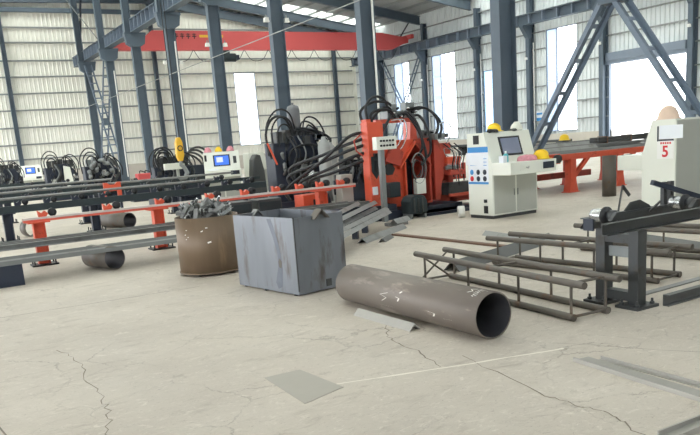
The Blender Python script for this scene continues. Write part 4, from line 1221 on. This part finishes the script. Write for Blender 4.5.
# ------------------------------------------------------------------ things on the consoles
def helmet(x, y, z, rz, m, label, tilt=0.0, s=1.0):
    T = thing('safety_helmet', label, 'helmet', (x, y, z), rz, None)
    a, b, h = .115 * s, .135 * s, .135 * s
    vs, fs = [], []
    n, k = 24, 7
    for j in range(k + 1):
        t = j / k * PI / 2
        for i in range(n):
            u = 2 * PI * i / n
            vs.append((math.cos(t) * a * math.cos(u), math.cos(t) * b * math.sin(u), .02 + math.sin(t) * h))
    for j in range(k):
        for i in range(n):
            fs.append((j * n + i, j * n + (i + 1) % n, (j + 1) * n + (i + 1) % n, (j + 1) * n + i))
    MB().add(vs, fs, True).build('dome', M[m], T)
    br = MB()
    vs, fs = [], []
    for i in range(n):
        u = 2 * PI * i / n
        o = 1.12 + (.28 * max(0, -math.sin(u)) ** 3)
        for f, zz in ((.96, .022), (o, .012), (o, .006), (.96, .012)):
            vs.append((a * f * math.cos(u), b * f * math.sin(u), zz))
    for i in range(n):
        j = (i + 1) % n
        for q in range(4):
            fs.append((i * 4 + q, j * 4 + q, j * 4 + (q + 1) % 4, i * 4 + (q + 1) % 4))
    br.add(vs, fs, True).build('brim', M[m], T)
    rd = MB()
    for xo in (-.03, 0, .03):
        rd.tube([(xo * s, math.cos(t) * b * .98, .02 + math.sin(t) * h * 1.02) for t in [PI * (.15 + .7 * q / 10) for q in range(11)]], .008 * s, 6)
    rd.build('ridge', M[m], T)
    MB().lathe([(a * .9, .0), (a * .93, .0), (a * .93, .02), (a * .9, .02)], (0, 0, 0), (0, 0, 1), 20).build('headband', M['black'], T)
    return T
helmet(9.68, 10.78, 1.57, .6, 'yellow', 'yellow helmet with black gloves beside it on top of the white control console')
helmet(10.22, 10.75, 1.57, -.4, 'cream', 'off white helmet on top of the white control console')
helmet(10.16, 10.06, 1.02, .3, 'yellow', 'bright yellow helmet on the desk of the white control console', s=1.1)
helmet(8.84, 22.8, 1.57, 0, 'yellow', 'yellow helmet on top of the console with the lit blue screen')
helmet(8.5, 22.85, 1.57, 0, 'pink', 'pinkish helmet on the left of the top of the console with the lit blue screen')
helmet(9.18, 22.65, 1.57, 0, 'pink', 'pinkish helmet on the right of the top of the console with the lit blue screen')
def lump(name, x, y, z, d, m, seed, label, cat):
    r = random.Random(seed)
    mb = MB()
    for i in range(6):
        c = Vector((r.uniform(-.4, .4) * d[0], r.uniform(-.35, .35) * d[1], 0))
        k = r.uniform(.28, .45)
        hh = d[2] * r.uniform(.6, 1)
        mb.lathe([(.001, 0)] + [(d[0] * k * math.cos(t) ** .6, hh * math.sin(t)) for t in (.0, .35, .7, 1.05, 1.35)] + [(.001, hh)], c, (r.uniform(-.2, .2), r.uniform(-.2, .2), 1), 12)
    o = mb.build(name, M[m])
    o.location = (x, y, z)
    return tag(o, label, cat)
lump('gloves', 9.45, 10.62, 1.57, (.2, .14, .06), 'black', 4, 'black work gloves lying left of the yellow helmet on top of the white console', 'gloves')
lump('gloves', 10.0, 10.6, 1.57, (.14, .1, .04), 'stand', 5, 'dark gloves in front of the off white helmet on top of the white console', 'gloves')
lump('work_cloth', 9.84, 10.08, 1.02, (.26, .18, .12), 'pink', 6, 'pink cloth bundle left of the yellow helmet on the white console desk', 'cloth')
T = thing('spray_bottle', 'cyan plastic bottle on the desk of the white control console', 'bottle', (9.42, 10.2, 1.02))
MB().lathe([(0, 0), (.045, 0), (.05, .02), (.05, .13), (.02, .16), (0, .16)], (0, 0, 0), (0, 0, 1), 18).build('body', M['cyan'], T)
MB().lathe([(0, 0), (.018, 0), (.018, .04), (0, .04)], (0, 0, .16), (0, 0, 1), 12).build('cap', M['white'], T)
tag(MB().box(9.27, 9.36, 10.1, 10.22, 1.02, 1.14).build('paper_box', M['paper']), 'small white box left of the cyan bottle on the white console desk', 'box')
T = thing('sun_hat', 'beige domed hat on top of the cabinet marked five', 'hat', (11.8, 8.6, 1.57), .4)
T.scale = (1.35, 1.35, 1.25)
MB().lathe([(.155, .0), (.155, .012), (.135, .02), (.125, .08), (.09, .15), (.04, .185), (.001, .19)], (0, 0, 0), (0, 0, 1), 24).build('crown', M['straw'], T)
MB().lathe([(.13, 0), (.158, .0), (.16, .008), (.13, .01)], (0, 0, 0), (0, 0, 1), 24).build('brim', M['straw'], T)
T = thing('cable_roll', 'white roll lying on the floor at the left foot of the white console', 'roll', (9.2, 11.25, 0))
MB().lathe([(.05, -.06), (.11, -.06), (.11, .06), (.05, .06), (.05, -.06)], (0, 0, .11), (1, -.6, 0), 24).build('winding', M['white'], T)
MB().lathe([(.0, -.065), (.05, -.065), (.05, .065), (0, .065)], (0, 0, .11), (1, -.6, 0), 16).build('core', M['cream_d'], T)

# ------------------------------------------------------------------ orange stock rack on the right
T = thing('stock_rack', 'orange steel rack on splayed legs carrying bundles behind the white console', 'rack', (12.9, 12.9, 0))
def rk(name, mb, m='orange', par=None):
    mb.v = [(v[0] - 12.9, v[1] - 12.9, v[2]) for v in mb.v]
    return mb.build(name, M[m], par or T)
rk('top_beam', MB().box(13.0, 17.6, 12.75, 12.9, .78, .92), 'orange')
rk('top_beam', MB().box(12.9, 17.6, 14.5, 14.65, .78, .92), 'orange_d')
rk('end_block', MB().box(12.7, 13.35, 12.6, 12.8, .72, .95))
rk('end_roller', MB().lathe([(0, 0), (.1, 0), (.1, .1), (0, .1)], (13.2, 12.6, .84), (0, -1, 0), 16), 'stand')
for i, (x, y) in enumerate(((13.9, 12.8), (15.6, 12.8), (17.3, 12.8), (12.95, 14.55), (14.3, 14.55), (15.7, 14.55), (17.2, 14.55))):
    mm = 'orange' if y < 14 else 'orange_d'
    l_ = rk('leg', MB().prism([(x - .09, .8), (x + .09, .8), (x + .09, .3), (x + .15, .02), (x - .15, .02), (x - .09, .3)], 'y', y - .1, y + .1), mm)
    rk('foot_plate', MB().box(x - .18, x + .18, y - .13, y + .13, 0, .02), mm, l_)
    if i < 3:
        rk('knee_brace', MB().bar((x + .08, y, .35), (x + .6, y, .8), .09, .09), mm)
rk('lower_beam', MB().box(12.8, 16.5, 14.45, 14.6, .2, .36), 'orange_d')
for x in (13.5, 15.2, 16.9):
    rk('cross_beam', MB().box(x - .06, x + .06, 12.85, 14.6, .8, .9), 'orange_d')
NB = [(12.9, 17.4, 12.9, .92, 'frontmost angle bar lying lowest on the orange rack'), (13.3, 17.3, 13.08, .92, 'second angle bar from the front on the orange rack'), (12.7, 17.5, 13.26, .92, 'third angle bar from the front on the orange rack'),
      (13.1, 17.2, 13.44, .92, 'fourth angle bar from the front on the orange rack'), (12.6, 17.5, 13.62, .92, 'fifth angle bar from the front on the orange rack'), (13.0, 17.1, 13.80, .92, 'sixth angle bar from the front on the orange rack'),
      (12.8, 17.5, 13.98, .92, 'seventh angle bar from the front on the orange rack'), (13.3, 17.4, 14.16, .92, 'eighth angle bar from the front on the orange rack'), (12.7, 17.3, 14.34, .92, 'rearmost low angle bar on the orange rack'),
      (13.2, 15.0, 12.99, 1.0, 'short upper angle bar at the front left of the orange rack'), (12.9, 17.4, 13.35, 1.0, 'dark upper angle bar behind the strapped bundle on the orange rack'), (13.5, 17.2, 13.71, 1.0, 'upper angle bar in the middle of the orange rack'),
      (13.1, 17.5, 14.07, 1.0, 'upper angle bar towards the back of the orange rack'), (13.9, 17.4, 14.2, 1.09, 'topmost pale angle bar at the back of the orange rack'), (12.9, 16.4, 13.5, 1.08, 'topmost dark angle bar in the middle of the orange rack')]
for i, (x0, x1, y, z, l) in enumerate(NB):
    lbar('angle_bar', (x0, y, z), (x1, y, z), V_sect(.11, .012), ('angle_d', 'stand', 'stand', 'angle_d', 'angle')[i % 5], l, 'angle bar', 'angle bars on the orange rack')
T = thing('bar_bundle', 'tight bundle of dark bars strapped on the orange rack, left of cabinet five', 'bundle', (16.0, 13.1, .96))
for r_ in range(2):
    for c_ in range(4):
        MB().box(-.9, 1.6, -.12 + c_ * .075, -.055 + c_ * .075, .14 + r_ * .07, .205 + r_ * .07).build('bar', M['stand'], T)
for x in (-.6, .3, 1.2):
    MB().box(x, x + .04, -.13, .18, .12, .295).build('strap', M['rust'], T)
helmet(15.3, 14.3, 1.20, .2, 'yellow', 'small yellow helmet lying on the stack of the orange rack below the window')
T = thing('steel_pipe', 'dark pipe piece standing upright in front of the orange rack', 'pipe', (13.33, 11.17, 0))
MB().lathe([(.135, 0), (.15, 0), (.15, .88), (.135, .88), (.135, .0)], (0, 0, 0), (0, 0, 1), 32).build('shell', M['tubing'], T)
# things by the right wall and outdoors
T = thing('material_rack', 'low dark rack with bars along the right wall below the windows', 'rack', (35.6, 38, 0))
MB().box(-.5, .4, -5, 6, .6, .75).build('shelf', M['stand'], T)
for y in (-4.5, 0, 5):
    MB().box(-.4, .3, y - .1, y + .1, 0, .6).build('leg', M['stand'], T)
T = thing('sign_board', 'small pale blue notice on the right wall left of the nearest tall window', 'sign', (XW - .08, 36.75, 1.9))
MB().box(0, .03, -.32, .32, 0, .75).build('panel', M['paper'], T)
MB().box(-.006, 0, -.26, .26, .1, .3).box(-.006, 0, -.26, .26, .5, .62).build('print', M['blue'], T)
T = thing('yard_lamp', 'faint yard lamp post outside the big doorway', 'lamp post', (62, 47.5, -.22))
MB().tube([(0, 0, 0), (0, 0, 5.2)], .09, 10).build('pole', M['cream'], T)
MB().lathe([(0, 0), (.35, 0), (.45, .3), (.3, .6), (0, .65)], (0, 0, 5.2), (0, 0, 1), 16).build('lamp_head', M['cream'], T)
